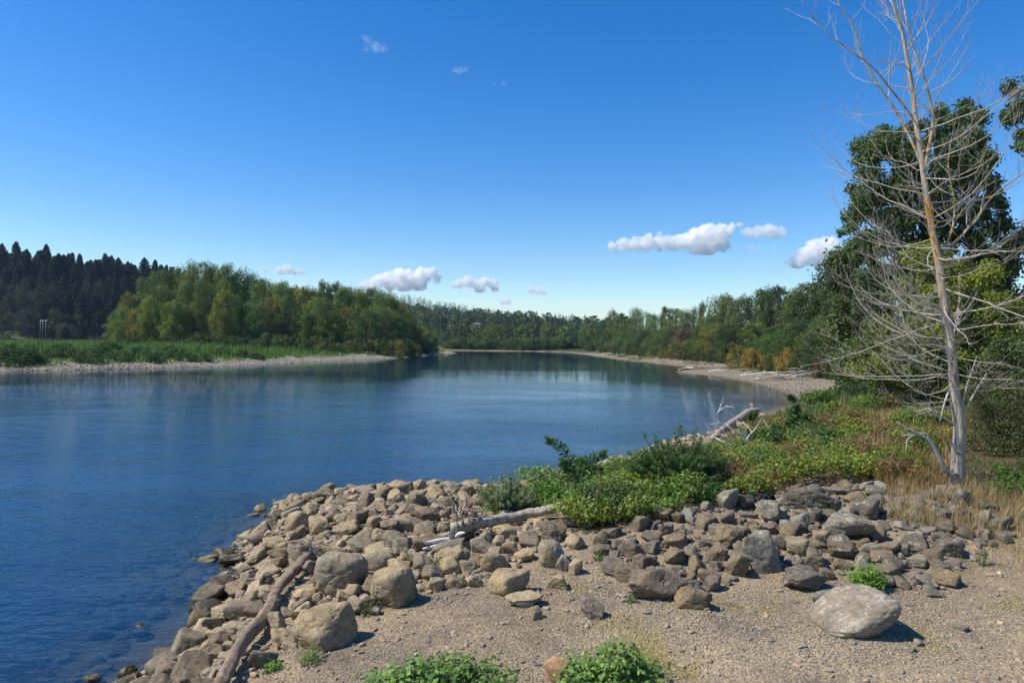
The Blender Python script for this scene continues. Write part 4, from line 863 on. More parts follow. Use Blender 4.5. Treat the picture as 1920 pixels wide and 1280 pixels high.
# curved log bottom left, with frayed roots
o, Q, R = log_mesh([(412, 1292, 26), (440, 1240, 25), (462, 1203, 25), (490, 1175, 24), (508, 1145, 22), (520, 1112, 20), (545, 1085, 20), (568, 1062, 20), (580, 1048, 16)], None, n=34, seed=6, lift=2.2)
r = thing('driftwood_log', 'curved brown driftwood log at bottom left ending in frayed roots', 'log', o)
link('log_trunk', mesh('log_trunk', *tube(Q, R, 20, rough=.42, seed=7), BROWNWOOD, True), parent=r)
V, Qd = cat_(root_mass(Q[-1]+[-.05, 0, .12], .36, 200, 8, .014, (0, .1, .35), .7, .75, 4)); link('root', mesh('root', V, Qd, DRIFT, True), parent=r)
# cove log
o, Q, R = log_mesh([(1338, 820, 11), (1360, 806, 15), (1385, 791, 17), (1405, 778, 16), (1416, 772, 12)], None, seed=9, lift=.9)
r = thing('driftwood_log', 'thick grey log lying on the shore of the cove', 'log', o)
link('log_trunk', mesh('log_trunk', *tube(Q, R, 12, rough=.25, seed=8), DRIFT, True), parent=r)
P = np.array([Q[-4], Q[-4]+[-.05, 0, .35], Q[-4]+[-.2, 0, .5], Q[-4]+[-.3, 0, .47]]); A = [tube(P, [.18, .14, .10, .05], 7, rough=.3)]; P = np.array([Q[-2], Q[-2]+[.3, 0, .12], Q[-2]+[.5, 0, .1]]); A.append(tube(P, [.14, .1, .04], 7, rough=.3))
link('branch_stub', mesh('branch_stub', *cat_(A), DRIFT, True), parent=r)
o, Q, R = log_mesh([(1218, 838, 7), (1245, 829, 9), (1270, 823, 9), (1292, 821, 6)], None, seed=19, lift=.8)
tag(link('driftwood_log', mesh('driftwood_log', *tube(Q, R, 8, rough=.2), DRIFT, True), o), 'pale driftwood log at the waterline behind the large willow', 'log')
o, Q, R = log_mesh([(1490, 832, 4), (1512, 831, 5), (1533, 829, 3)], None, seed=20, lift=1)
tag(link('driftwood_stick', mesh('driftwood_stick', *tube(Q, R, 6, rough=.2), BLEACH, True), o), 'short bleached stick lying in the vegetation right of the dead branches', 'stick')
# spray of bleached dead branches near the cove
def spray():
    b = hit(1418, 848); Y = b[1]; A = []; g = np.random.default_rng(77)
    for pl in ([(1418, 848), (1385, 812), (1355, 795), (1335, 778), (1329, 768)], [(1385, 812), (1352, 790), (1346, 772), (1362, 762), (1376, 763)], [(1418, 848), (1380, 838), (1350, 825), (1335, 815), (1330, 800)], [(1418, 848), (1400, 825), (1415, 805), (1425, 790)], [(1418, 848), (1395, 845), (1365, 840), (1340, 842)], [(1418, 850), (1430, 830), (1440, 815), (1445, 800)], [(1418, 848), (1390, 830), (1370, 822), (1352, 812)], [(1418, 848), (1408, 835), (1390, 800), (1396, 790)], [(1418, 850), (1450, 850), (1470, 840)]):
        P = spline([at(u, v, Y+g.uniform(-.4, .4)*(i > 0))-b for i, (u, v) in enumerate(pl)], 10); A.append(tube(P, np.linspace(.035, .007, 10), 5, cap=False))
        for s in range(4):
            i = int(g.integers(3, 9)); d = P[i]-P[i-1]; d = d/np.linalg.norm(d)+g.normal(size=3)*.5; A.append(tube(np.array([P[i], P[i]+d*.2, P[i]+d*.38+g.normal(size=3)*.05]), [.012, .008, .004], 4, cap=False))
    tag(link('dead_branch', mesh('dead_branch', *cat_(A), BLEACH, True), b), 'fallen spray of bleached bare branches beside the cove log', 'branch')
spray()
# driftwood pile on the point, and sticks at its tip
g = np.random.default_rng(88); PL = []
for i in range(34):
    u = g.uniform(1425, 1530); v = 688-g.random()*16-(u-1425)*.06; Yp = 92+g.uniform(-3, 3); p = at(u, v, Yp); L = g.uniform(1.5, 5.5); a = g.uniform(-.5, .5)+(math.pi if g.random() < .5 else 0); e = g.uniform(-.12, .2); gz = float(ground(p[0], p[1])); z = gz+.15+g.random()*1.1
    PL.append((u, np.array([p[0], p[1], z]), L, a, e))
for i, (u, p, L, a, e) in enumerate(sorted(PL, key=lambda q: q[0])):
    d = np.array([math.cos(a)*math.cos(e), math.sin(a)*math.cos(e), math.sin(e)]); P = np.array([-d*L/2, g.normal(size=3)*.1, d*L/2]); r0 = g.uniform(.04, .11)
    tag(link('driftwood_log', mesh('driftwood_log', *tube(spline(P, 6), np.linspace(r0, r0*.45, 6), 6), DRIFT if i % 3 else BLEACH, True), p), f'pale log in the driftwood pile on the point, {ordw(i+1)} from the left', 'log', 'driftwood pile logs')
for i, (u0, v0, u1, v1, w) in enumerate([(1272, 692, 1302, 697, 2.6), (1284, 688, 1306, 694, 2.2), (1300, 693, 1325, 692, 2.4), (1328, 696, 1362, 697, 2.0), (1360, 694, 1420, 696, 1.6), (1395, 699, 1415, 699, 1.6), (1490, 704, 1502, 701, 4)]):
    p0 = hit(u0, v0+3); p1 = hit(u1, v1+2); p1[1] = p0[1]+np.clip(p1[1]-p0[1], -4, 4); p1[0] = at(u1, v1, p1[1])[0]; r0 = w*.5*p0[1]/F
    q0 = p0+[0, 0, r0+.1]; q1 = np.array([p1[0], p1[1], float(ground(p1[0], p1[1]))+r0+.3])
    tag(link('driftwood_log', mesh('driftwood_log', *tube(spline([q0-q0, (q1-q0)*.5+[0, 0, .2], q1-q0], 6), np.linspace(r0, r0*.5, 6), 6), BLEACH if i % 2 else DRIFT, True), q0), f'stranded driftwood on the beach point, {ordw(i+1)} from the left', 'log', 'stranded logs on the beach point')
# ------------------------------------------------------------------ rocks
TAN = (.315, .250, .160); TAN2 = (.29, .235, .160); BRN = (.185, .146, .098); PUR = (.165, .135, .108); GRY = (.19, .172, .138); DRK = (.135, .117, .09); RED = (.36, .22, .13); WET = (.17, .14, .09)
# (u, v, width, height, angularity, colour, yaw, tilt, short name, full label or None)
HR = [
 (639, 1076, 100, 84, .10, TAN2, 0, 0, 'largest round boulder', 'largest round tan boulder right of the frayed log roots'),
 (701, 1058, 70, 46, .12, TAN, 1, 0, None, 'round tan boulder tucked behind the two biggest round boulders'),
 (737, 1103, 92, 80, .10, TAN2, 2, -.2, 'central round boulder', 'big round tan boulder with a thin green weed beside it'),
 (612, 1179, 120, 82, .15, TAN, 3, -.25, 'bottom left boulder', 'big tilted tan boulder at lower left with a deep shadow beneath'),
 (642, 1121, 46, 34, .7, TAN2, 4, 0, None, None), (596, 1119, 26, 24, .7, TAN, 5, 0, None, None), (708, 1009, 34, 34, .6, TAN, 6, 0, None, None),
 (844, 1060, 43, 36, .3, TAN, 7, 0, None, 'rounded tan boulder just below the white log roots'), (877, 1064, 37, 28, .35, TAN2, 8, 0, None, None),
 (929, 1055, 58, 42, .12, TAN, 9, 0, None, 'smooth rounded tan boulder right of the white log roots'), (950, 1096, 88, 48, .2, TAN, 10, 0, 'long tan boulder on the gravel', 'long tan boulder with an overhanging lip at the gravel edge'),
 (891, 1091, 36, 26, .7, TAN, 11, 0, None, None), (816, 1098, 40, 28, .7, TAN, 12, 0, None, None), (984, 1123, 76, 30, .9, TAN, 13, 0, None, 'flat angular tan slab in front of the long tan boulder'),
 (1001, 1150, 36, 26, .8, TAN2, 14, 0, None, 'small angular stone lying alone in front of the flat slab'), (1032, 1040, 62, 60, .15, TAN2, 15, 0, 'tall round boulder', 'tall rounded boulder standing below the straight log\'s right half'),
 (1055, 1057, 30, 36, .6, GRY, 16, 0, None, None), (1082, 1063, 33, 36, .6, TAN2, 17, 0, None, None), (1047, 1091, 46, 36, .8, TAN, 18, 0, None, 'angular tan rock alone on the gravel below the tall round boulder'),
 (1109, 1142, 48, 40, .9, PUR, 19, .3, 'lone leaning rock', 'lone pointed purple-grey rock leaning on the open gravel'), (1037, 1000, 58, 40, .85, BRN, 20, .2, None, 'dark wedge shaped rock under the right end of the straight log'),
 (1078, 1018, 40, 28, .6, TAN, 21, 0, None, None), (901, 1022, 46, 36, .5, TAN2, 22, 0, None, 'large tan rock leaning against the underside of the straight log'), (937, 1017, 30, 24, .7, TAN, 23, 0, None, None),
 (960, 1029, 40, 26, .8, TAN2, 24, 0, None, None), (962, 1009, 20, 24, .7, TAN, 25, 0, None, None), (760, 919, 40, 28, .8, BRN, 26, -.35, 'wedge rock at the water', 'brown wedge shaped rock standing up at the water edge'),
 (778, 940, 48, 34, .6, BRN, 27, .1, None, 'large brown rock directly in front of the waterside wedge'), (557, 977, 54, 40, .1, TAN2, 28, 0, 'rounded waterside boulder', 'rounded brown-tan boulder at the left end of the shore stones'),
 (950, 966, 42, 26, .2, GRY, 29, 0, None, 'rounded grey boulder half hidden by ivy above the log'), (832, 966, 26, 22, .5, TAN, 30, 0, None, None), (698, 981, 38, 30, .7, TAN, 31, 0, None, None),
 (1046, 1258, 52, 46, .35, RED, 32, 0, 'reddish rock at the bottom', 'reddish-tan rock between the two weeds at the bottom edge'), (703, 1145, 22, 17, .4, GRY, 33, 0, None, 'small grey stone at the foot of the central round boulder'), (911, 922, 24, 26, .9, TAN, 34, -.5, None, 'pale slanted slab at the water behind the silvery willow'),
 (1233, 1098, 110, 78, .75, PUR, 35, -.3, 'big purple-brown rock', 'biggest angular purple-brown rock with a dark undercut face'), (1297, 1120, 80, 46, .7, BRN, 36, 0, None, 'broad brown block in front of the big purple-brown rock'),
 (1338, 1090, 42, 44, .95, PUR, 37, 0, None, 'upright angular purple block at the riprap front'), (1305, 1060, 44, 38, .95, BRN, 38, .2, None, 'pyramid shaped brown rock behind the big purple-brown rock'),
 (1177, 1075, 48, 36, .85, BRN, 39, 0, None, 'square brown block left of the big purple-brown rock'), (1209, 1050, 48, 26, .6, PUR, 40, 0, None, None), (1261, 1044, 52, 30, .8, BRN, 41, 0, None, None), (1268, 1016, 58, 32, .4, BRN, 42, 0, None, 'long low brown rock in the middle of the riprap'),
 (1223, 1026, 36, 26, .7, PUR, 43, 0, None, None), (1200, 983, 38, 30, .6, BRN, 44, 0, None, 'brown rock at the lower edge of the ivy, left of the riprap'), (1248, 991, 30, 22, .8, BRN, 45, 0, None, None), (1271, 970, 28, 24, .4, BRN, 46, 0, None, None),
 (1317, 981, 32, 30, .8, BRN, 47, .3, None, None), (1335, 971, 24, 19, .7, BRN, 48, 0, None, None), (1363, 970, 32, 28, .6, PUR, 49, 0, None, None), (1360, 938, 52, 46, .5, GRY, 50, -.1, 'grey boulder in the ivy', 'tall grey-brown boulder set in the ivy edge'),
 (1322, 948, 26, 24, .6, GRY, 51, 0, None, None), (1361, 1008, 56, 46, .8, BRN, 52, .1, None, 'brown rock with a squared top left of the largest riprap boulder'), (1348, 1038, 46, 34, .7, BRN, 53, 0, None, None), (1381, 1058, 52, 60, .8, BRN, 54, .3, None, 'tall leaning brown rock against the largest riprap boulder'),
 (1427, 1041, 74, 84, .55, GRY, 55, -.15, 'largest riprap boulder', 'largest grey-brown riprap boulder with pale lichen spots'), (1443, 963, 52, 46, .7, GRY, 56, 0, None, 'grey block above the largest riprap boulder beside the ivy'), (1441, 993, 31, 22, .4, BRN, 57, 0, None, 'small heart shaped brown stone above the largest riprap boulder'),
 (1460, 1017, 40, 27, .7, PUR, 58, 0, None, None), (1499, 976, 36, 34, .8, GRY, 59, 0, None, None), (1125, 1013, 30, 34, .8, BRN, 60, .2, None, None), (1155, 1022, 26, 19, .7, PUR, 61, 0, None, None), (1299, 1086, 26, 25, .7, BRN, 62, 0, None, None),
 (1590, 1152, 158, 64, .12, (.235, .195, .150), 63, -.30, 'big oval boulder', 'big smooth oval boulder with white lichen alone on the gravel'), (1552, 1122, 64, 30, .5, GRY, 64, 0, None, 'low flat rock hidden just behind the big oval boulder'),
 (1512, 1089, 84, 44, .85, DRK, 65, 0, 'dark angular block', 'dark brown angular block lying behind the big oval boulder'), (1525, 1051, 52, 50, .7, BRN, 66, 0, None, None), (1499, 1027, 48, 34, .5, TAN2, 67, 0, None, 'pale tan-topped rock above the dark angular block'),
 (1582, 985, 90, 48, .5, GRY, 68, 0, 'large grey slab', 'large flat-topped grey slab in the upper riprap'), (1580, 1027, 52, 50, .8, DRK, 69, 0, None, 'dark cracked rock directly below the large grey slab'), (1630, 1032, 48, 30, .6, GRY, 70, 0, None, None), (1540, 1010, 32, 30, .9, TAN2, 71, 0, None, None),
 (1523, 967, 38, 34, .8, DRK, 72, 0, None, None), (1512, 936, 90, 46, .7, DRK, 73, 0, 'craggy lichened rock', 'craggy dark rock mass with pale lichen at the ivy edge'), (1718, 1018, 72, 36, .6, DRK, 74, .05, 'dark slab in dry grass', 'dark flat slab at the right end of the riprap'), (1782, 1026, 66, 36, .35, DRK, 75, 0, None, 'rightmost dark rounded rock at the dry grass edge'),
 (1718, 1052, 46, 26, .4, GRY, 76, 0, None, None), (1630, 957, 50, 40, .7, DRK, 77, 0, None, None), (1636, 920, 42, 26, .6, DRK, 78, 0, None, 'small dark rock poking out of the ground cover, left of the tree'), (1646, 1001, 42, 30, .6, BRN, 79, 0, None, None), (1764, 1062, 52, 20, .9, DRK, 80, .2, None, 'thin dark slab pointing right in front of the dark rocks'),
 (1676, 1057, 42, 34, .9, DRK, 81, 0, None, None), (1656, 1047, 48, 26, .7, BRN, 82, 0, None, None), (1738, 1090, 44, 27, .8, GRY, 83, 0, None, None), (1748, 1109, 38, 22, .7, GRY, 84, 0, None, 'small grey stone at the lower right end of the riprap'), (1689, 1093, 44, 22, .9, DRK, 85, 0, None, None),
 (1616, 1047, 28, 28, .9, DRK, 86, 0, None, None), (1804, 935, 44, 42, .5, GRY, 87, 0, 'grey rock at the tree foot', 'round grey rock at the foot of the bare dead tree'), (1581, 1057, 40, 22, .7, BRN, 88, 0, None, None), (1663, 1090, 36, 22, .9, DRK, 89, 0, None, None), (1715, 965, 44, 22, .6, GRY, 90, 0, None, None), (1604, 958, 28, 20, .7, DRK, 91, 0, None, None),
 (1495, 1056, 24, 24, .7, DRK, 150, 0, None, None), (1550, 1075, 30, 26, .8, BRN, 151, 0, None, None), (1690, 1030, 34, 26, .8, DRK, 152, 0, None, None), (1410, 985, 26, 22, .7, BRN, 153, 0, None, None), (1470, 940, 30, 24, .7, DRK, 154, 0, None, None), (1560, 950, 34, 26, .7, DRK, 155, 0, None, None),
 (269, 1187, 42, 34, .75, BRN, 92, 0, 'rock standing in the water', 'pointed brown rock standing in shallow water at far left'), (515, 966, 36, 24, .6, TAN2, 93, 0, None, 'squared tan rock at the tip of the stone shore'), (600, 938, 24, 14, .7, WET, 94, 0, None, None), (520, 1170, 38, 40, .7, TAN2, 95, 0, None, 'tan rock in the shade just right of the curved log'),
 (347, 1234, 46, 52, .75, TAN, 96, .4, None, None), (393, 1224, 56, 42, .7, TAN, 97, .2, None, None), (500, 1087, 32, 27, .5, DRK, 98, 0, None, 'dark stone among tan ones left of the curved log'), (510, 1018, 56, 32, .5, TAN, 99, 0, None, 'long tan rock near the water below the rounded waterside boulder'),
 (180, 1276, 46, 26, .6, TAN, 100, 0, None, 'leftmost tan stone at the bottom edge by the water'), (240, 1258, 38, 34, .75, TAN, 101, 0, None, None), (423, 1037, 46, 22, .6, TAN2, 102, .2, None, None), (187, 1230, 13, 9, .5, GRY, 103, 0, None, 'tiny stone breaking the water at far left'), (417, 1153, 52, 30, .7, TAN, 104, -.2, None, None),
 (567, 1148, 50, 32, .7, TAN, 105, 0, None, None), (405, 1092, 32, 22, .6, WET, 106, 0, None, None), (350, 1114, 20, 13, .6, WET, 107, 0, None, None), (378, 1059, 22, 11, .6, WET, 108, 0, None, 'stone awash in the water left of the shore point'), (378, 1092, 16, 9, .6, WET, 109, 0, None, None),
 (655, 932, 30, 16, .8, BRN, 110, 0, None, None), (700, 941, 24, 14, .8, BRN, 111, 0, None, None), (830, 932, 18, 17, .8, WET, 112, 0, None, None), (1137, 885, 40, 20, .5, TAN, 113, 0, None, 'pale rock on the shore left of the large willow'), (1085, 905, 30, 16, .5, TAN, 114, 0, None, None), (1165, 876, 22, 12, .6, BRN, 115, 0, None, None),
 (1722, 1205, 22, 12, .4, GRY, 116, 0, None, 'small flat grey stone on the gravel right of the oval boulder'), (1800, 1176, 34, 12, .2, GRY, 117, 0, None, 'flat grey stone sunk in the gravel at far right'), (1706, 1217, 26, 10, .7, DRK, 118, 0, None, 'thin dark flat stone on the lower right gravel'), (1875, 1075, 14, 10, .4, (.5, .36, .24), 119, 0, None, 'small pale orange stone on the far right gravel'),
]
ROCKS = []          # u, v, px, name, shape word, colour word, object, label
def size_word(px): return 'large' if px > 46 else 'medium' if px > 30 else 'small' if px > 18 else 'tiny'
def col_word(c):
    return {TAN: 'tan', TAN2: 'tan', BRN: 'brown', PUR: 'purple-brown', GRY: 'grey', DRK: 'dark', RED: 'reddish', WET: 'wet brown'}.get(c, 'pale')
occ = list(LOGOCC)
for (u, v, w, h, ang, c, sd_, tilt, short, lab) in HR:
    Y = hit(u, v, 0)[1]
    for _ in range(4): k = Y/F; p = hit(u, v, .30*h*k); Y = p[1]
    k = Y/F; sx = w*k*.5; sy = sx*(.85 if ang > .3 else .92); sz = max(h*k*.56, .3*sx)
    lv = 5 if w > 90 else 4 if w > 44 else 3
    V, T = rock_shape(500+sd_, lv, ang)
    gy = np.random.default_rng(sd_); a = gy.uniform(-.5, .5)
    Vr = V.copy(); ca, sa = math.cos(a*2), math.sin(a*2); Vr[:, :2] = V[:, :2]@np.array([[ca, sa], [-sa, ca]]); Vr /= np.abs(Vr).max(0)
    Vr = Vr*[sx, sy, sz]; ct, st_ = math.cos(tilt), math.sin(tilt); Vr[:, 0], Vr[:, 2] = Vr[:, 0]*ct+Vr[:, 2]*st_, -Vr[:, 0]*st_+Vr[:, 2]*ct
    lo = Vr[:, 2].min(); z = p[2]-lo*.86-sz*.06
    z = p[2]+max(.25*h*k, -lo*.52)
    o = link('boulder' if w > 60 else 'rock', mesh('rock', Vr, T, LROCK if c in (GRY, DRK, (.235, .195, .150)) else ROCK, True), (p[0], p[1], z), color=jit(c, gy, .08, .03))
    ROCKS.append(dict(u=u, v=v, px=w, short=short, o=o, lab=lab, sh='angular' if ang > .55 else 'rounded', cw=col_word(c))); occ.append((p[0], p[1], sx))
Z1 = [(225, 1300), (290, 1240), (338, 1195), (390, 1135), (428, 1070), (440, 1022), (512, 985), (518, 948), (600, 925), (760, 918), (890, 912), (930, 960), (1010, 975), (1050, 985), (1010, 1035), (960, 1070), (890, 1100), (800, 1120), (690, 1140), (590, 1190), (500, 1250), (440, 1300)]
Z2 = [(1120, 1010), (1180, 985), (1300, 955), (1400, 940), (1480, 915), (1650, 905), (1800, 925), (1920, 965), (1900, 1010), (1810, 1060), (1760, 1115), (1650, 1100), (1560, 1085), (1470, 1075), (1390, 1085), (1340, 1110), (1190, 1110), (1140, 1070)]
Z3 = [(880, 935), (960, 900), (1050, 885), (1140, 865), (1240, 830), (1335, 805), (1420, 765), (1470, 760), (1440, 785), (1350, 830), (1240, 850), (1150, 888), (1060, 905), (960, 925), (920, 950)]
g = np.random.default_rng(99)
FV = []
for i in range(18): V, T = rock_shape(900+i, 3, [.6, .9, 1, 1][i % 4]); FV.append((mesh('rock', V, T, ROCK, True), ['rounded', 'angular', 'blocky', 'sharp-edged'][i % 4]))
def scatter(n, xr, yr, zones, smin, smax, dens=.78, power=2.4, tries=40, dm=None):
    out = []; occl = np.array(occ) if occ else np.zeros((0, 3))
    N = n*tries; X = g.uniform(*xr, N); Yy = g.uniform(*yr, N); Z = ground(X, Yy); U, Vv = proj(np.stack([X, Yy, Z], 1)); ok = np.zeros(N, bool)
    for z in zones: ok |= inpoly(U, Vv, z)
    X, Yy, Z, U, Vv = X[ok], Yy[ok], Z[ok], U[ok], Vv[ok]; SZ = np.sort(smin+(smax-smin)*g.random(n)**power)[::-1]; q = 0
    for s in SZ:
        for _ in range(40):
            i = q % len(X); q += 1; d2 = np.hypot(occl[:, 0]-X[i], occl[:, 1]-Yy[i])
            if (d2 < dens*(occl[:, 2]+s)).any(): continue
            occl = np.concatenate([occl, [[X[i], Yy[i], s]]]); occ.append((X[i], Yy[i], s)); out.append((X[i], Yy[i], Z[i], s, U[i], Vv[i])); break
    return out
fl = [(*q, 0) for q in scatter(900, (-9, 3), (8, 23), [Z1], .05, .30, .74, 2.5)]
fl += [(*q, 1) for q in scatter(300, (1, 18), (9, 19), [Z2], .05, .25, .76, 2.0)]
fl += [(*q, 0) for q in scatter(80, (-2, 18), (17, 48), [Z3], .08, .34, .8, 1.9)]
fl.sort(key=lambda q: -q[3]/q[1]); NIND = 195; small = fl[NIND:]
for (x, y, z, s, u, v, zone) in fl[:NIND]:
    me, sh = FV[int(g.integers(18))]; wet = z < .12
    c = (WET if wet else [TAN, TAN2, BRN, (.20, .165, .12)][int(g.integers(4))]) if zone == 0 else [BRN, BRN, GRY, DRK, BRN, DRK, PUR][int(g.integers(7))]
    sc = (s*g.uniform(.9, 1.25), s*g.uniform(.75, 1.05), s*g.uniform(.5, .8))
    o = link('rock', me, (x, y, z+sc[2]*.45), (g.uniform(-.45, .45), g.uniform(-.45, .45), g.uniform(0, 6.28)), sc, color=jit(c, g, .12, .04))
    uu, vv = proj(np.array([[x, y, z+sc[2]*.4]])); ROCKS.append(dict(u=float(uu[0]), v=float(vv[0]), px=2*s*F/y, short=None, o=o, lab=None, sh=sh, cw='wet brown' if wet else col_word(c) if zone else 'tan'))
# labels: each nameless stone is told by the landmark next to it
LM = [(r['u'], r['v'], 'the '+r['short']) for r in ROCKS if r['short']]+[(873, 968, 'the upturned stump'), (850, 1012, 'the white log roots'), (960, 985, 'the middle of the straight log'), (1080, 966, 'the ragged root mass'), (465, 1200, 'the lower curved log'), (520, 1112, 'the upper curved log'), (580, 1045, 'the frayed roots'), (1626, 1080, 'the small bright green bush'), (757, 1120, 'the upright weed'), (950, 925, 'the silvery willow'), (1270, 865, 'the large willow'), (1088, 880, 'the leaning sapling'), (1380, 795, 'the cove log'), (1795, 900, 'the dead tree')]
grp = {}
for r in ROCKS:
    if r['lab']: continue
    m = min(LM, key=lambda q: math.hypot(q[0]-r['u'], (q[1]-r['v'])*1.3)); du, dv = r['u']-m[0], r['v']-m[1]
    dr = ('right of' if du > 0 else 'left of') if abs(du) > abs(dv)*1.2 else ('in front of' if dv > 0 else 'behind')
    r['key'] = (dr, m[2]); r['d'] = math.hypot(du, dv); grp.setdefault(r['key'], []).append(r)
for (dr, nm), L in grp.items():
    for i, r in enumerate(sorted(L, key=lambda q: q['d'])):
        r['lab'] = f"{size_word(r['px'])} {r['sh']} {r['cw']} stone, {'nearest' if i == 0 else ordw(i+1)+' nearest'} {dr} {nm}"
for r in ROCKS: assert len(r['lab'].split()) <= 16; tag(r['o'], r['lab'], 'rock', 'rocks and boulders of the shore')
# the many small stones: one mass of real stones
def stones(name, pts, level, mat, cols, seed, flat_=(.45, .8)):
    g = np.random.default_rng(seed); sh = [rock_shape(1200+i, level, [.3, .7, .9][i % 3])[0] for i in range(9)]; T = ICO[level][1]; nv = len(sh[0]); n = len(pts); pts = np.asarray(pts, float)
    k = g.integers(0, 9, n); B = np.stack(sh)[k]; a = g.uniform(0, 6.28, n); s = pts[:, 3]
    B = B*np.stack([s*g.uniform(.8, 1.3, n), s*g.uniform(.65, 1.0, n), s*g.uniform(*flat_, n)], 1)[:, None, :]
    ti = g.uniform(-.35, .35, n); x = B[..., 0]*np.cos(ti)[:, None]+B[..., 2]*np.sin(ti)[:, None]; z = -B[..., 0]*np.sin(ti)[:, None]+B[..., 2]*np.cos(ti)[:, None]; y = B[..., 1]
    X = x*np.cos(a)[:, None]-y*np.sin(a)[:, None]+pts[:, 0:1]; Yv = x*np.sin(a)[:, None]+y*np.cos(a)[:, None]+pts[:, 1:2]; Zv = z+pts[:, 2:3]+(s*.25)[:, None]
    c = np.array(cols)[g.integers(0, len(cols), n)]*g.uniform(.75, 1.25, (n, 1))
    return mesh(name, np.stack([X, Yv, Zv], -1).reshape(-1, 3), (T[None]+(np.arange(n)*nv)[:, None, None]).reshape(-1, 3), mat, True, {'col': np.repeat(c, nv, 0)})
STONE, t_, b_ = M_('small_stone'); a_ = nd(t_, 'ShaderNodeAttribute', attribute_name='col'); p_ = pos(t_); n_ = noise(t_, p_, 30, 5, .7)
c_ = mul(t_, a_.outputs['Color'], ramp(t_, n_, [(.3, (.75, .74, .72)), (.7, (1.2, 1.2, 1.18))])); sp_ = nd(t_, 'ShaderNodeSeparateXYZ'); t_.links.new(p_, sp_.inputs[0])
w_ = nd(t_, 'ShaderNodeMapRange'); w_.inputs[1].default_value = -.01; w_.inputs[2].default_value = .06; w_.inputs[3].default_value = 1; w_.inputs[4].default_value = 0; t_.links.new(sp_.outputs[2], w_.inputs[0])
c_ = mul(t_, c_, (.34, .31, .24), w_.outputs[0]); t_.links.new(c_, b_.inputs['Base Color']); b_.inputs['Roughness'].default_value = .85; bump(t_, b_, n_, .6, .01)
tag(link('small_stones', stones('small_stones', [q[:4] for q in small if q[6] == 0], 3, STONE, [TAN, TAN2, (.26, .20, .14)], 1)), kind='stuff')
tag(link('small_stones', stones('small_stones', [q[:4] for q in small if q[6] == 1], 3, STONE, [BRN, PUR, GRY, DRK], 11)), kind='stuff')
def zone_pts(n, xr, yr, zones, smin, smax, power, seed, cond=None):
    g = np.random.default_rng(seed); N = n*6; X = g.uniform(*xr, N); Yy = g.uniform(yr[0]**.5, yr[1]**.5, N)**2; Z = ground(X, Yy); U, Vv = proj(np.stack([X, Yy, Z], 1)); ok = np.zeros(N, bool)
    for z in zones: ok |= inpoly(U, Vv, z)
    if cond is not None: ok &= cond(X, Yy, Z, U, Vv)
    X, Yy, Z = X[ok][:n], Yy[ok][:n], Z[ok][:n]; return np.stack([X, Yy, Z, smin+(smax-smin)*g.random(len(X))**power], 1)
UW = [(-60, 1330), (60, 1230), (180, 1120), (260, 1050), (330, 980), (420, 950), (520, 915), (700, 905), (900, 895), (900, 930), (480, 1000), (400, 1080), (260, 1200), (160, 1300)]
A = zone_pts(1500, (-9, 4), (8, 23), [Z1], .02, .085, 1.6, 1); tag(link('cobbles', stones('cobbles', A, 2, STONE, [TAN, TAN2, (.28, .22, .15)], 2)), kind='stuff')
A = zone_pts(900, (1, 18), (9, 20), [Z2], .015, .07, 1.8, 2); tag(link('riprap_rubble', stones('riprap_rubble', A, 2, STONE, [BRN, PUR, GRY, DRK, (.26, .2, .14)], 3)), kind='stuff')
A = zone_pts(700, (-11, 6), (7, 26), [UW], .05, .22, 1.7, 3); tag(link('submerged_stones', stones('submerged_stones', A, 2, STONE, [(.26, .21, .13), (.22, .17, .10)], 4)), kind='stuff')
GRV = [(430, 1300), (500, 1240), (640, 1150), (800, 1110), (960, 1060), (1040, 1020), (1130, 1000), (1200, 1020), (1140, 1100), (1300, 1130), (1480, 1080), (1640, 1090), (1780, 1080), (2100, 1000), (2100, 1420), (430, 1420)]
A = zone_pts(42000, (-6, 13), (5.2, 15), [GRV], .004, .021, 2.4, 5, lambda X, Y, Z, U, V: g.random(len(X)) < .06+1.1*ss(fbm(X*.55, Y*.8, 77, 4), .38, .60)); tag(link('gravel', stones('gravel', A, 0, STONE, [(.33, .27, .185), (.30, .247, .172), (.24, .213, .168), (.38, .30, .195), (.18, .165, .14)], 6, (.35, .7))), kind='stuff')
A = zone_pts(900, (-6, 13), (5.2, 15), [GRV], .022, .055, 2.2, 6); tag(link('pebbles', stones('pebbles', A, 2, STONE, [(.30, .235, .155), (.27, .215, .15), (.20, .18, .15), (.36, .26, .17)], 7, (.35, .6))), kind='stuff')
def shore_pts(n, poly, seed, smin, smax):
    g = np.random.default_rng(seed); P = np.array(poly); out = []
    while len(out) < n:
        u = g.uniform(P[:, 0].min(), P[:, 0].max()); v = g.uniform(P[:, 1].min(), P[:, 1].max())
        if inpoly(np.array([u]), np.array([v]), poly)[0]: h = hit(u, v); out.append((h[0], h[1], h[2], g.uniform(smin, smax)))
    return out
A = shore_pts(700, [(1276, 692), (1345, 690), (1500, 700), (1560, 705), (1560, 740), (1505, 752), (1461, 734), (1403, 717), (1340, 707), (1270, 699)], 7, .04, .15)
A += shore_pts(900, [(-60, 684), (250, 681), (440, 676), (600, 669), (780, 661), (850, 662), (751, 672), (602, 679), (440, 687), (250, 692), (0, 697), (-60, 698)], 8, .06, .2)
A += shore_pts(260, [(1057, 660), (1200, 672), (1340, 688), (1268, 686), (1155, 674)], 9, .08, .22)
tag(link('beach_stones', stones('beach_stones', A, 1, STONE, [(.25, .215, .155), (.29, .25, .18), (.20, .175, .13)], 8)), kind='stuff')
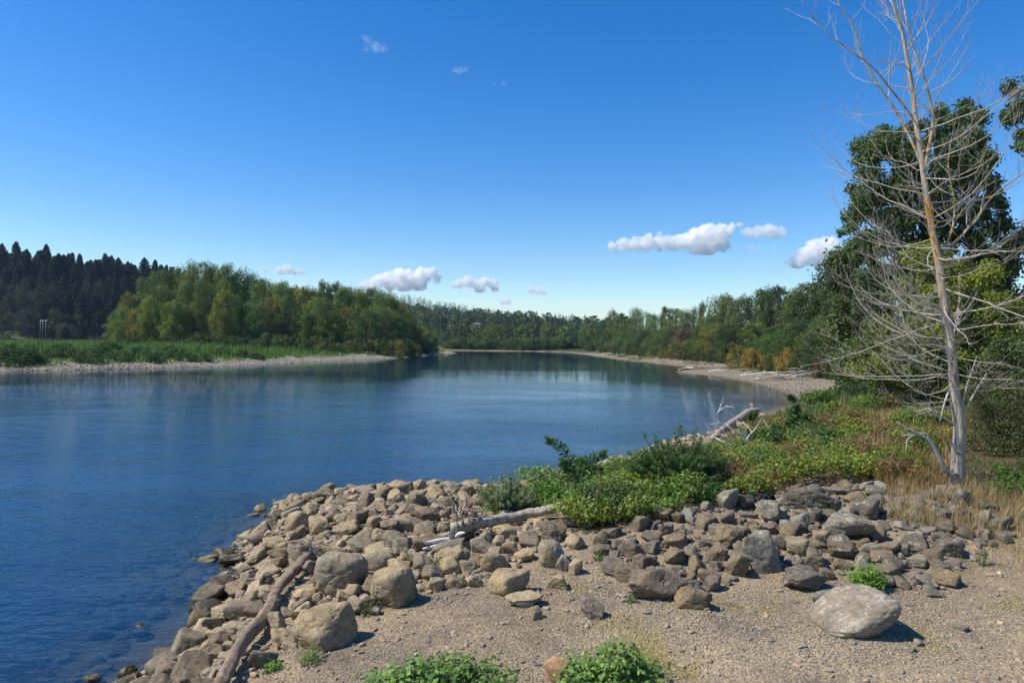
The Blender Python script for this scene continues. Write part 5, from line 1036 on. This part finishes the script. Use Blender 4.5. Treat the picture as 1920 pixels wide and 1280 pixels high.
# ------------------------------------------------------------------ ground cover
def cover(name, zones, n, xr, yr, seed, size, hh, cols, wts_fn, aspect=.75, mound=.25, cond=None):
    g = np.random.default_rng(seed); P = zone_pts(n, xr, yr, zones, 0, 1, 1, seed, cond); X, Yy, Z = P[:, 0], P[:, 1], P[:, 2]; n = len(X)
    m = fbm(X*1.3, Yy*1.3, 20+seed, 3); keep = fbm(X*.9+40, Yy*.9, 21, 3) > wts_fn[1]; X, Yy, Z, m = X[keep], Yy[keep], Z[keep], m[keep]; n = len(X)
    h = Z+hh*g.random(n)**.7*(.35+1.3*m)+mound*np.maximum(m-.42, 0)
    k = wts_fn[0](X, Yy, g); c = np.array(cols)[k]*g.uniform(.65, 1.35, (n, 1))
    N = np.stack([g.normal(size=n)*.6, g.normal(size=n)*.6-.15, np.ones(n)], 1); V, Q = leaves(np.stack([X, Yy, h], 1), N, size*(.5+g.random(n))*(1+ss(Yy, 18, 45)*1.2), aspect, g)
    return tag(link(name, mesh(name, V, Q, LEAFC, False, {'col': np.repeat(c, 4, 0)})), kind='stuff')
def wz(X, Y, g):
    U, Vv = proj(np.stack([X, Y, ground(X, Y)], 1)); r = g.random(len(X)); a = fbm(X*.7, Y*.7, 33, 3)+g.normal(size=len(X))*.07
    e = ss(U, 1180, 1420)                                   # greener by the water, yellow and russet inland
    k = np.zeros(len(X), int); k[r < .42] = 1; y = (a > .60-.06*e); k[y & (g.random(len(X)) < .6)] = 2
    b = (a < .34+.16*e) & (g.random(len(X)) < .62*e+.06); k[b] = 3; k[b & (g.random(len(X)) < .35)] = 4; return k
CV = [(.075, .155, .024), (.145, .245, .032), (.22, .24, .03), (.18, .10, .04), (.28, .18, .06)]
IVY = [(895, 975), (915, 945), (1000, 925), (1080, 905), (1180, 885), (1300, 880), (1345, 845), (1440, 815), (1530, 800), (1560, 775), (1650, 800), (1700, 850), (1720, 910), (1640, 905), (1480, 925), (1410, 955), (1335, 925), (1300, 955), (1250, 975), (1190, 985), (1130, 1000), (1060, 990), (1000, 958), (930, 978)]
cover('ivy_cover', [IVY], 80000, (-1.5, 16), (12.5, 33), 5, .068, .30, CV, (wz, .36), .75, .9)
UPB = [(1340, 832), (1420, 790), (1500, 775), (1560, 745), (1620, 735), (1760, 740), (1780, 800), (1760, 900), (1700, 880), (1560, 800), (1440, 830), (1350, 860)]
cover('bank_weeds', [UPB], 26000, (7, 26), (15, 50), 6, .07, .30, [(.07, .13, .03), (.14, .19, .04), (.24, .15, .06), (.27, .20, .09), (.16, .08, .035)], (lambda X, Y, g: np.where(g.random(len(X)) < .5, g.integers(0, 2, len(X)), g.integers(2, 5, len(X))), .25), .5)
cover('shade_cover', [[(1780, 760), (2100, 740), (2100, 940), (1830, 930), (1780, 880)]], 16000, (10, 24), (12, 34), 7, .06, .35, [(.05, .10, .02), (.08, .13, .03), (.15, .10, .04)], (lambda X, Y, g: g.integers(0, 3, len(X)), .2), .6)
cover('low_greens', [Z2, [(1040, 1000), (1130, 1000), (1140, 1060), (1060, 1060)], [(880, 1080), (1000, 1070), (1060, 1130), (960, 1160)]], 2600, (-2, 18), (9, 19), 8, .03, .05, [(.09, .16, .03), (.16, .20, .04), (.2, .18, .06)], (lambda X, Y, g: g.integers(0, 3, len(X)), .58), .6, 0)
def grass(name, zones, n, xr, yr, seed, h0, w0, cols, thr=.3, lean=.5, clump=2.0, cond=None, xb=0):
    g = np.random.default_rng(seed); P = zone_pts(n, xr, yr, zones, 0, 1, 1, seed, cond); X, Yy, Z = P[:, 0], P[:, 1], P[:, 2]; m = fbm(X*clump, Yy*clump, 40+seed, 3); k = m > thr; X, Yy, Z, m = X[k], Yy[k], Z[k], m[k]; n = len(X)
    h = h0*g.uniform(.45, 1.15, n)*(.6+1.0*(m-thr)/(1-thr)*1.6); a = g.uniform(0, 6.28, n); l = h*lean*g.random(n); w = w0*g.uniform(.6, 1.4, n); b = a+1.57+g.normal(size=n)*.4
    B = np.stack([X, Yy, Z-.02], 1); s = np.stack([np.cos(b), np.sin(b), 0*a], 1)*w[:, None]*.5; M = B+np.stack([np.cos(a)*l*.35, np.sin(a)*l*.35, h*.6], 1); Tt = B+np.stack([np.cos(a)*l, np.sin(a)*l, h], 1)
    V = np.stack([B-s, B+s, M+s*.7, Tt, M-s*.7], 1).reshape(-1, 3); i = np.arange(n)[:, None]*5; Q = np.concatenate([i+np.array([0, 1, 2, 4]), i+np.array([4, 2, 3, 3])]) if 0 else None
    T = np.concatenate([i+np.array([0, 1, 2]), i+np.array([0, 2, 4]), i+np.array([4, 2, 3])]); c = np.array(cols)[g.integers(0, len(cols), n)]*g.uniform(.7, 1.3, (n, 1))
    return tag(link(name, mesh(name, V, T, LEAFC, False, {'col': np.repeat(c, 5, 0)})), kind='stuff')
STR = [(.38, .29, .14), (.44, .34, .17), (.30, .21, .10)]
DG1 = [(1650, 930), (1700, 920), (1760, 915), (1830, 925), (1920, 940), (2000, 960), (2000, 1010), (1850, 1010), (1760, 1000), (1680, 985), (1640, 960)]
DG2 = [(1555, 775), (1570, 750), (1620, 745), (1760, 750), (1775, 850), (1700, 850), (1640, 800), (1560, 800)]
grass('dry_grass', [DG1], 8500, (7, 20), (12, 19), 1, .34, .009, STR, .36, .7)
grass('dry_grass', [DG2, [(1500, 790), (1600, 760), (1780, 760), (1785, 905), (1640, 905), (1560, 860)]], 20000, (9, 26), (17, 44), 2, .46, .02, STR+[(.30, .15, .07)], .42, .6, .8)
grass('dry_grass', [[(1800, 900), (2000, 900), (2000, 990), (1790, 960)]], 2600, (9, 20), (12, 20), 14, .36, .009, STR, .35, .7)
grass('dry_fern', [[(1640, 880), (1700, 850), (1760, 880), (1765, 925), (1700, 930), (1640, 910)]], 6000, (8, 14), (13, 21), 3, .34, .016, [(.28, .15, .06), (.22, .11, .045), (.36, .24, .10), (.16, .18, .05)], .2, .8)
grass('dry_grass', [[(1740, 1000), (2000, 990), (2000, 1060), (1860, 1090), (1760, 1050)]], 1600, (7, 16), (9, 15), 4, .22, .008, STR+[(.16, .17, .06)], .47, .8)
grass('bank_grass', [[(1060, 905), (1180, 880), (1240, 870), (1190, 930), (1080, 950)], [(900, 960), (960, 925), (1050, 915), (1050, 940)]], 5200, (-2, 8), (15, 26), 5, .30, .012, [(.08, .16, .03), (.12, .20, .04)], .3, .6)
grass('bank_grass', [[(1470, 790), (1510, 765), (1580, 745), (1640, 740), (1640, 770), (1560, 800), (1480, 815)]], 6000, (9, 26), (20, 48), 6, .55, .03, [(.08, .16, .035), (.12, .19, .05), (.06, .12, .04)], .25, .6)
# the reeds and grasses of the island bar
def isl_grass():
    g = np.random.default_rng(12); N = 260000; X = g.uniform(-260, -20, N); Yy = g.uniform(95, 330, N); 
    U, _ = proj(np.stack([X, Yy, 0*X], 1)); k = (U > -60) & (U < 850); X, Yy, U = X[k], Yy[k], U[k]; z, dm, di = land(X, Yy); lim = np.interp(U, [0, 440, 700, 850], [3.6, 4.8, 4.5, 3.5]); m = fbm(X*.12, Yy*.12, 71, 3); k = (di > lim+(m-.5)*5) & (g.random(len(X)) < .9) & (fbm(X*.2, Yy*.2, 73, 3) > .34)
    X, Yy, z, m, U = X[k], Yy[k], z[k], m[k], U[k]; k = g.permutation(len(X))[:60000]; X, Yy, z, m, U = X[k], Yy[k], z[k], m[k], U[k]; n = len(X)
    h = g.uniform(.5, 1.1, n)*(.5+1.9*ss(m, .35, .7))*np.interp(U, [0, 500, 640, 850], [1.0, .9, .45, .5]); a = g.uniform(0, 6.28, n); s = np.stack([np.cos(a), np.sin(a), 0*a], 1)*.16; B = np.stack([X, Yy, z-.05], 1); L = np.stack([g.normal(size=n)*.25, g.normal(size=n)*.25, h], 1)
    V = np.stack([B-s, B+s, B+L+s*.25], 1).reshape(-1, 3); c = np.array([(.11, .20, .042), (.085, .165, .040), (.15, .23, .045), (.18, .23, .06)])[g.integers(0, 4, n)]*g.uniform(.75, 1.25, (n, 1))
    tag(link('island_grass', mesh('island_grass', V, np.arange(3*n).reshape(-1, 3), LEAFC, False, {'col': np.repeat(c, 3, 0)})), kind='stuff')
isl_grass()
grass('beach_grass', [[(1100, 660), (1200, 668), (1340, 684), (1345, 690), (1420, 690), (1560, 690), (1600, 720), (1560, 700), (1400, 700), (1330, 686), (1180, 674)]], 9000, (20, 90), (60, 320), 9, .7, .14, [(.09, .15, .035), (.14, .18, .05), (.24, .21, .10)], .45, .5, .15)
def litter():
    g = np.random.default_rng(66); P = zone_pts(420, (-6, 17), (6, 20), [Z1, Z2, [(1000, 1040), (1300, 1120), (1800, 1080), (1900, 1180), (1300, 1200), (800, 1180)]], 0, 1, 1, 66); out = []
    for x, y, z, r in P:
        a = g.uniform(0, 6.28); L = .08+.38*r**3; e = np.array([math.cos(a), math.sin(a), g.uniform(-.05, .25)])*L; out.append(tube(np.array([[x, y, z+.02], [x, y, z+.03]+e*.5+g.normal(size=3)*.012, [x, y, z+.03]+e]), [.006, .005, .003], 4, cap=False))
    tag(link('twig_litter', mesh('twig_litter', *cat_(out), DRIFT, True)), kind='stuff')
litter()
# ------------------------------------------------------------------ far things
def plain(name, c, rough=.7, metal=0):
    m, t, b = M_(name); n = noise(t, pos(t), 2.0, 4, .6); t.links.new(mul(t, c, ramp(t, n, [(.3, (.8, .8, .8)), (.7, (1.1, 1.1, 1.1))])), b.inputs['Base Color']); b.inputs['Roughness'].default_value = rough; return m
PILE = plain('pile_steel', (.05, .04, .032)); WHITE = plain('white_paint', (.75, .75, .72)); PLANK = plain('dock_plank', (.10, .085, .065)); DARKG = plain('dark_glass', (.03, .035, .04), .2); ROOFM = plain('grey_roof', (.16, .14, .13)); WALLM = plain('cream_wall', (.62, .56, .48))
def box(x0, x1, y0, y1, z0, z1):
    V = np.array([(x, y, z) for z in (z0, z1) for y in (y0, y1) for x in (x0, x1)], float); return V, np.array([(0, 2, 3, 1), (4, 5, 7, 6), (0, 1, 5, 4), (2, 6, 7, 3), (0, 4, 6, 2), (1, 3, 7, 5)])
Yd = 395.0
for i, u in enumerate((76, 80.5, 86)):
    q = at(u, 641, Yd); tz = at(u, 601, Yd)[2]
    r = thing('mooring_pile', f'tall brown mooring pile with a white cap, {["leftmost", "middle", "rightmost"][i]} of three at the far left shore', 'pile', (q[0], Yd, -2), 0, 'mooring piles')
    link('shaft', mesh('shaft', *tube([(0, 0, 0), (0, 0, (tz+2)*.5), (0, 0, tz+1.6)], [.38, .38, .38], 10), PILE, True), parent=r)
    link('cap', mesh('cap', *tube([(0, 0, tz+1.6), (0, 0, tz+1.9), (0, 0, tz+2.4)], [.48, .46, .05], 10), WHITE, True), parent=r)
q = at(88, 644, Yd-8); d = thing('dock', 'low grey floating dock by the three mooring piles', 'dock', (q[0], Yd-8, 0))
for i in range(9): link('plank', mesh('plank', *box(-6.5+i*1.45, -5.15+i*1.45, -2, 2, .45, .6), PLANK), parent=d)
link('float', mesh('float', *box(-6.2, 6.2, -1.6, 1.6, -.2, .45), PILE), parent=d)
rp = thing('gangway', 'sloping wooden gangway down to the floating dock', 'gangway', (q[0]-22, Yd-6, 0))
for s in (-1, 1): link('rail', mesh('rail', *tube([(0, s, 5.6), (9, s, 3.4), (17.5, s, 1.6)], [.12]*3, 5), PLANK), parent=rp)
link('deck', mesh('deck', *tube([(0, 0, 4.4), (9, 0, 2.5), (17.5, 0, .7)], [.35]*3, 4), PLANK), parent=rp)
bt = thing('motor_boat', 'small white boat moored at the floating dock', 'boat', (q[0]+2, Yd-12.5, 0), .1)
g2 = np.linspace(0, 1, 9); hv = []
for t in g2:
    w = 1.15*(1-max(0, t-.45)**2*3.2); x = -3+t*6.4
    hv += [(x, -w, .95+.35*t*t), (x, -w*.75, .1), (x, 0, -.2), (x, w*.75, .1), (x, w, .95+.35*t*t)]
hv = np.array(hv); hq = [(i*5+j, i*5+j+1, (i+1)*5+j+1, (i+1)*5+j) for i in range(8) for j in range(4)]+[(i*5+4, i*5, (i+1)*5, (i+1)*5+4) for i in range(8)]+[(0, 4, 3, 1)]
link('hull', mesh('hull', hv, np.array(hq), WHITE), parent=bt); link('cabin', mesh('cabin', *box(-.8, 1.2, -.8, .8, 1.0, 1.9), WHITE), parent=bt); link('windscreen', mesh('windscreen', *box(1.202, 1.26, -.7, .7, 1.3, 1.85), DARKG), parent=bt)
def house(u, v, Y, w, h, label, rz=.2):
    q = at(u, v, Y); z = float(ground(q[0], Y)); z = max(z, q[2]-h*.5); r = thing('house', label, 'house', (q[0], Y, z), rz)
    link('wall', mesh('wall', *box(-w/2, w/2, -w*.35, w*.35, -4, h), WALLM), parent=r)
    RV = np.array([(-w*.56, -w*.42, h), (w*.56, -w*.42, h), (w*.56, w*.42, h), (-w*.56, w*.42, h), (-w*.56, 0, h*1.5), (w*.56, 0, h*1.5)]); link('roof', mesh('roof', RV, np.array([(0, 1, 5, 4), (2, 3, 4, 5), (0, 3, 2, 1)]), ROOFM), parent=r)
    for x in (-.28, .05, .3): link('window', mesh('window', *box(w*x-.8, w*x+.8, -w*.35-.06, -w*.35-.003, h*.4, h*.8), DARKG), parent=r)
house(892, 611, 600, 6.5, 2.8, 'pale house among trees on the far wooded slope'); house(848, 607, 640, 5.5, 2.4, 'small pale house left of the other far house, half hidden by trees', -.2); house(772, 584, 1330, 12, 4.5, 'pale house high on the distant ridge above the island tip')
# ------------------------------------------------------------------ clouds: real bodies of vapour with a flat base
def cloud_mat(name, dens, size):
    m = bpy.data.materials.new(name); m.use_nodes = True; t = m.node_tree; t.nodes.clear(); o = t.nodes.new('ShaderNodeOutputMaterial')
    v = nd(t, 'ShaderNodeVolumeScatter'); v.inputs['Color'].default_value = (1, 1, 1, 1); v.inputs['Density'].default_value = dens; v.inputs['Anisotropy'].default_value = .0
    p = pos(t); n = noise(t, p, 1/size, 6, .62); rp = nd(t, 'ShaderNodeMapRange'); rp.inputs[1].default_value = .37; rp.inputs[2].default_value = .60; rp.inputs[3].default_value = 0; rp.inputs[4].default_value = dens; t.links.new(n, rp.inputs[0]); t.links.new(rp.outputs[0], v.inputs['Density'])
    t.links.new(v.outputs[0], o.inputs['Volume']); return m
def cloud(label, puffs, D, dens, seed, squash=.8, bumpy=.34):
    g = np.random.default_rng(seed); V0, T0 = ICO[2]; P = []
    for (u, v, r) in puffs:
        c = at(u, v, D); R = r*D/F; P.append((V0*[R, R*.9, R*squash]+c, T0))
        for j in range(5):
            d = g.normal(size=3); d[2] = abs(d[2])*.7; d /= np.linalg.norm(d); P.append((V0*R*g.uniform(.35, .55)*[1, 1, squash]+c+d*[R*.8, R*.7, R*squash*.75], T0))
    V, T = cat_(P); o = V.mean(0); me = mesh('cloud', V-o, T); ob = link('cloud', me, o); md = ob.modifiers.new('r', 'REMESH'); md.mode = 'VOXEL'; md.voxel_size = max(p[2] for p in puffs)*D/F*.06
    dg = bpy.context.evaluated_depsgraph_get(); m2 = bpy.data.meshes.new_from_object(ob.evaluated_get(dg)); bpy.data.objects.remove(ob); n = len(m2.vertices); co = np.empty(n*3, np.float32); m2.vertices.foreach_get('co', co); co = co.reshape(-1, 3)
    no = np.empty(n*3, np.float32); m2.vertices.foreach_get('normal', no); no = no.reshape(-1, 3); Rm = np.mean([p[2] for p in puffs])*D/F
    f = fbm(co[:, 0]/Rm*1.8+seed, co[:, 1]/Rm*1.8, co[:, 2]/Rm*1.8, 5)-.5; f = f+.5*np.abs(fbm(co[:, 0]/Rm*4+seed, co[:, 1]/Rm*4, co[:, 2]/Rm*4, 4)-.5); co = co+no*(f*Rm*bumpy*3.4)[:, None]
    zl = co[:, 2].min(); zb = zl+Rm*.45; lowk = co[:, 2] < zb; co[lowk, 2] = zb-(zb-co[lowk, 2])*.35
    m2.vertices.foreach_set('co', co.astype(np.float32).ravel()); m2.update(); m2.materials.clear(); m2.materials.append(cloud_mat('cloud_vapour', dens*1.7, Rm*.9))
    return tag(link('cloud', m2, o), label, 'cloud', 'clouds in the blue sky')
cloud('large white cloud low above the centre, left of the others', [(688, 537, 11), (706, 531, 14), (728, 523, 16), (748, 521, 18), (770, 524, 20), (792, 516, 17), (808, 511, 12), (785, 533, 15), (758, 536, 14), (820, 524, 8), (735, 534, 13)], 8000, .016, 1)
cloud('white cloud right of the large low central cloud', [(862, 531, 10), (876, 528, 12), (890, 534, 10), (908, 529, 12), (924, 531, 11), (928, 541, 8), (900, 541, 10), (850, 534, 6)], 8500, .016, 2)
cloud('small white cloud low above the island trees', [(526, 508, 9), (540, 505, 11), (555, 509, 9), (566, 511, 6)], 6500, .018, 3)
cloud('tiny round white cloud left of the small cloud over the island', [(497, 505, 8)], 6500, .012, 4)
cloud('small flat white cloud right of centre near the horizon', [(997, 544, 8), (1008, 545, 8), (1020, 549, 6)], 8500, .014, 5)
cloud('tiny white cloud just above the far ridge', [(941, 566, 7), (951, 565, 8)], 9500, .014, 6)
cloud('longest white cloud at right, with a tall bright head', [(1150, 464, 9), (1168, 460, 13), (1190, 458, 15), (1212, 455, 17), (1238, 455, 17), (1262, 457, 16), (1284, 452, 18), (1304, 446, 22), (1326, 440, 23), (1350, 436, 20), (1330, 460, 24), (1302, 466, 16), (1352, 460, 17), (1372, 427, 9), (1386, 421, 5)], 5200, .020, 7)
cloud('oval white cloud between the longest cloud and the dead tree', [(1404, 436, 12), (1422, 435, 14), (1440, 436, 16), (1458, 438, 14)], 5400, .013, 8)
cloud('white cloud partly hidden behind the dead tree branches', [(1498, 492, 14), (1512, 478, 18), (1530, 464, 20), (1550, 466, 24), (1570, 478, 20), (1535, 486, 20), (1482, 493, 8)], 5400, .018, 9)
cloud('faint grey cloud scrap below the oval cloud', [(1408, 464, 7), (1424, 466, 6), (1450, 464, 6)], 5600, .005, 10)
cloud('long low cloud bank peeping over the far ridge', [(984, 593, 7), (1000, 596, 8), (1030, 598, 7), (1050, 600, 9), (1068, 602, 7), (1084, 604, 5)], 14000, .010, 11)
cloud('faint wispy cloud high in the upper left sky', [(705, 88, 13), (688, 74, 9), (718, 92, 8), (690, 94, 7)], 2600, .0045, 12, .6, .6)
cloud('small faint wisp of cloud high in the sky above centre', [(858, 133, 10), (872, 131, 7)], 2700, .0055, 13, .5, .5)
cloud('faintest cloud wisp to the right of the high wisps', [(944, 157, 6), (925, 158, 4)], 2700, .0025, 14, .6, .6)
# ------------------------------------------------------------------ air
def haze():
    V, Q = box(-1800, 2100, -60, 2900, -9, 150); m = bpy.data.materials.new('haze_air'); m.use_nodes = True; t = m.node_tree; t.nodes.clear(); o = t.nodes.new('ShaderNodeOutputMaterial')
    v = nd(t, 'ShaderNodeVolumePrincipled'); v.inputs['Color'].default_value = (.50, .70, 1, 1); v.inputs['Density'].default_value = .00006; t.links.new(v.outputs[0], o.inputs['Volume'])
    tag(link('haze', mesh('haze', V, Q, m)), kind='stuff')
haze()
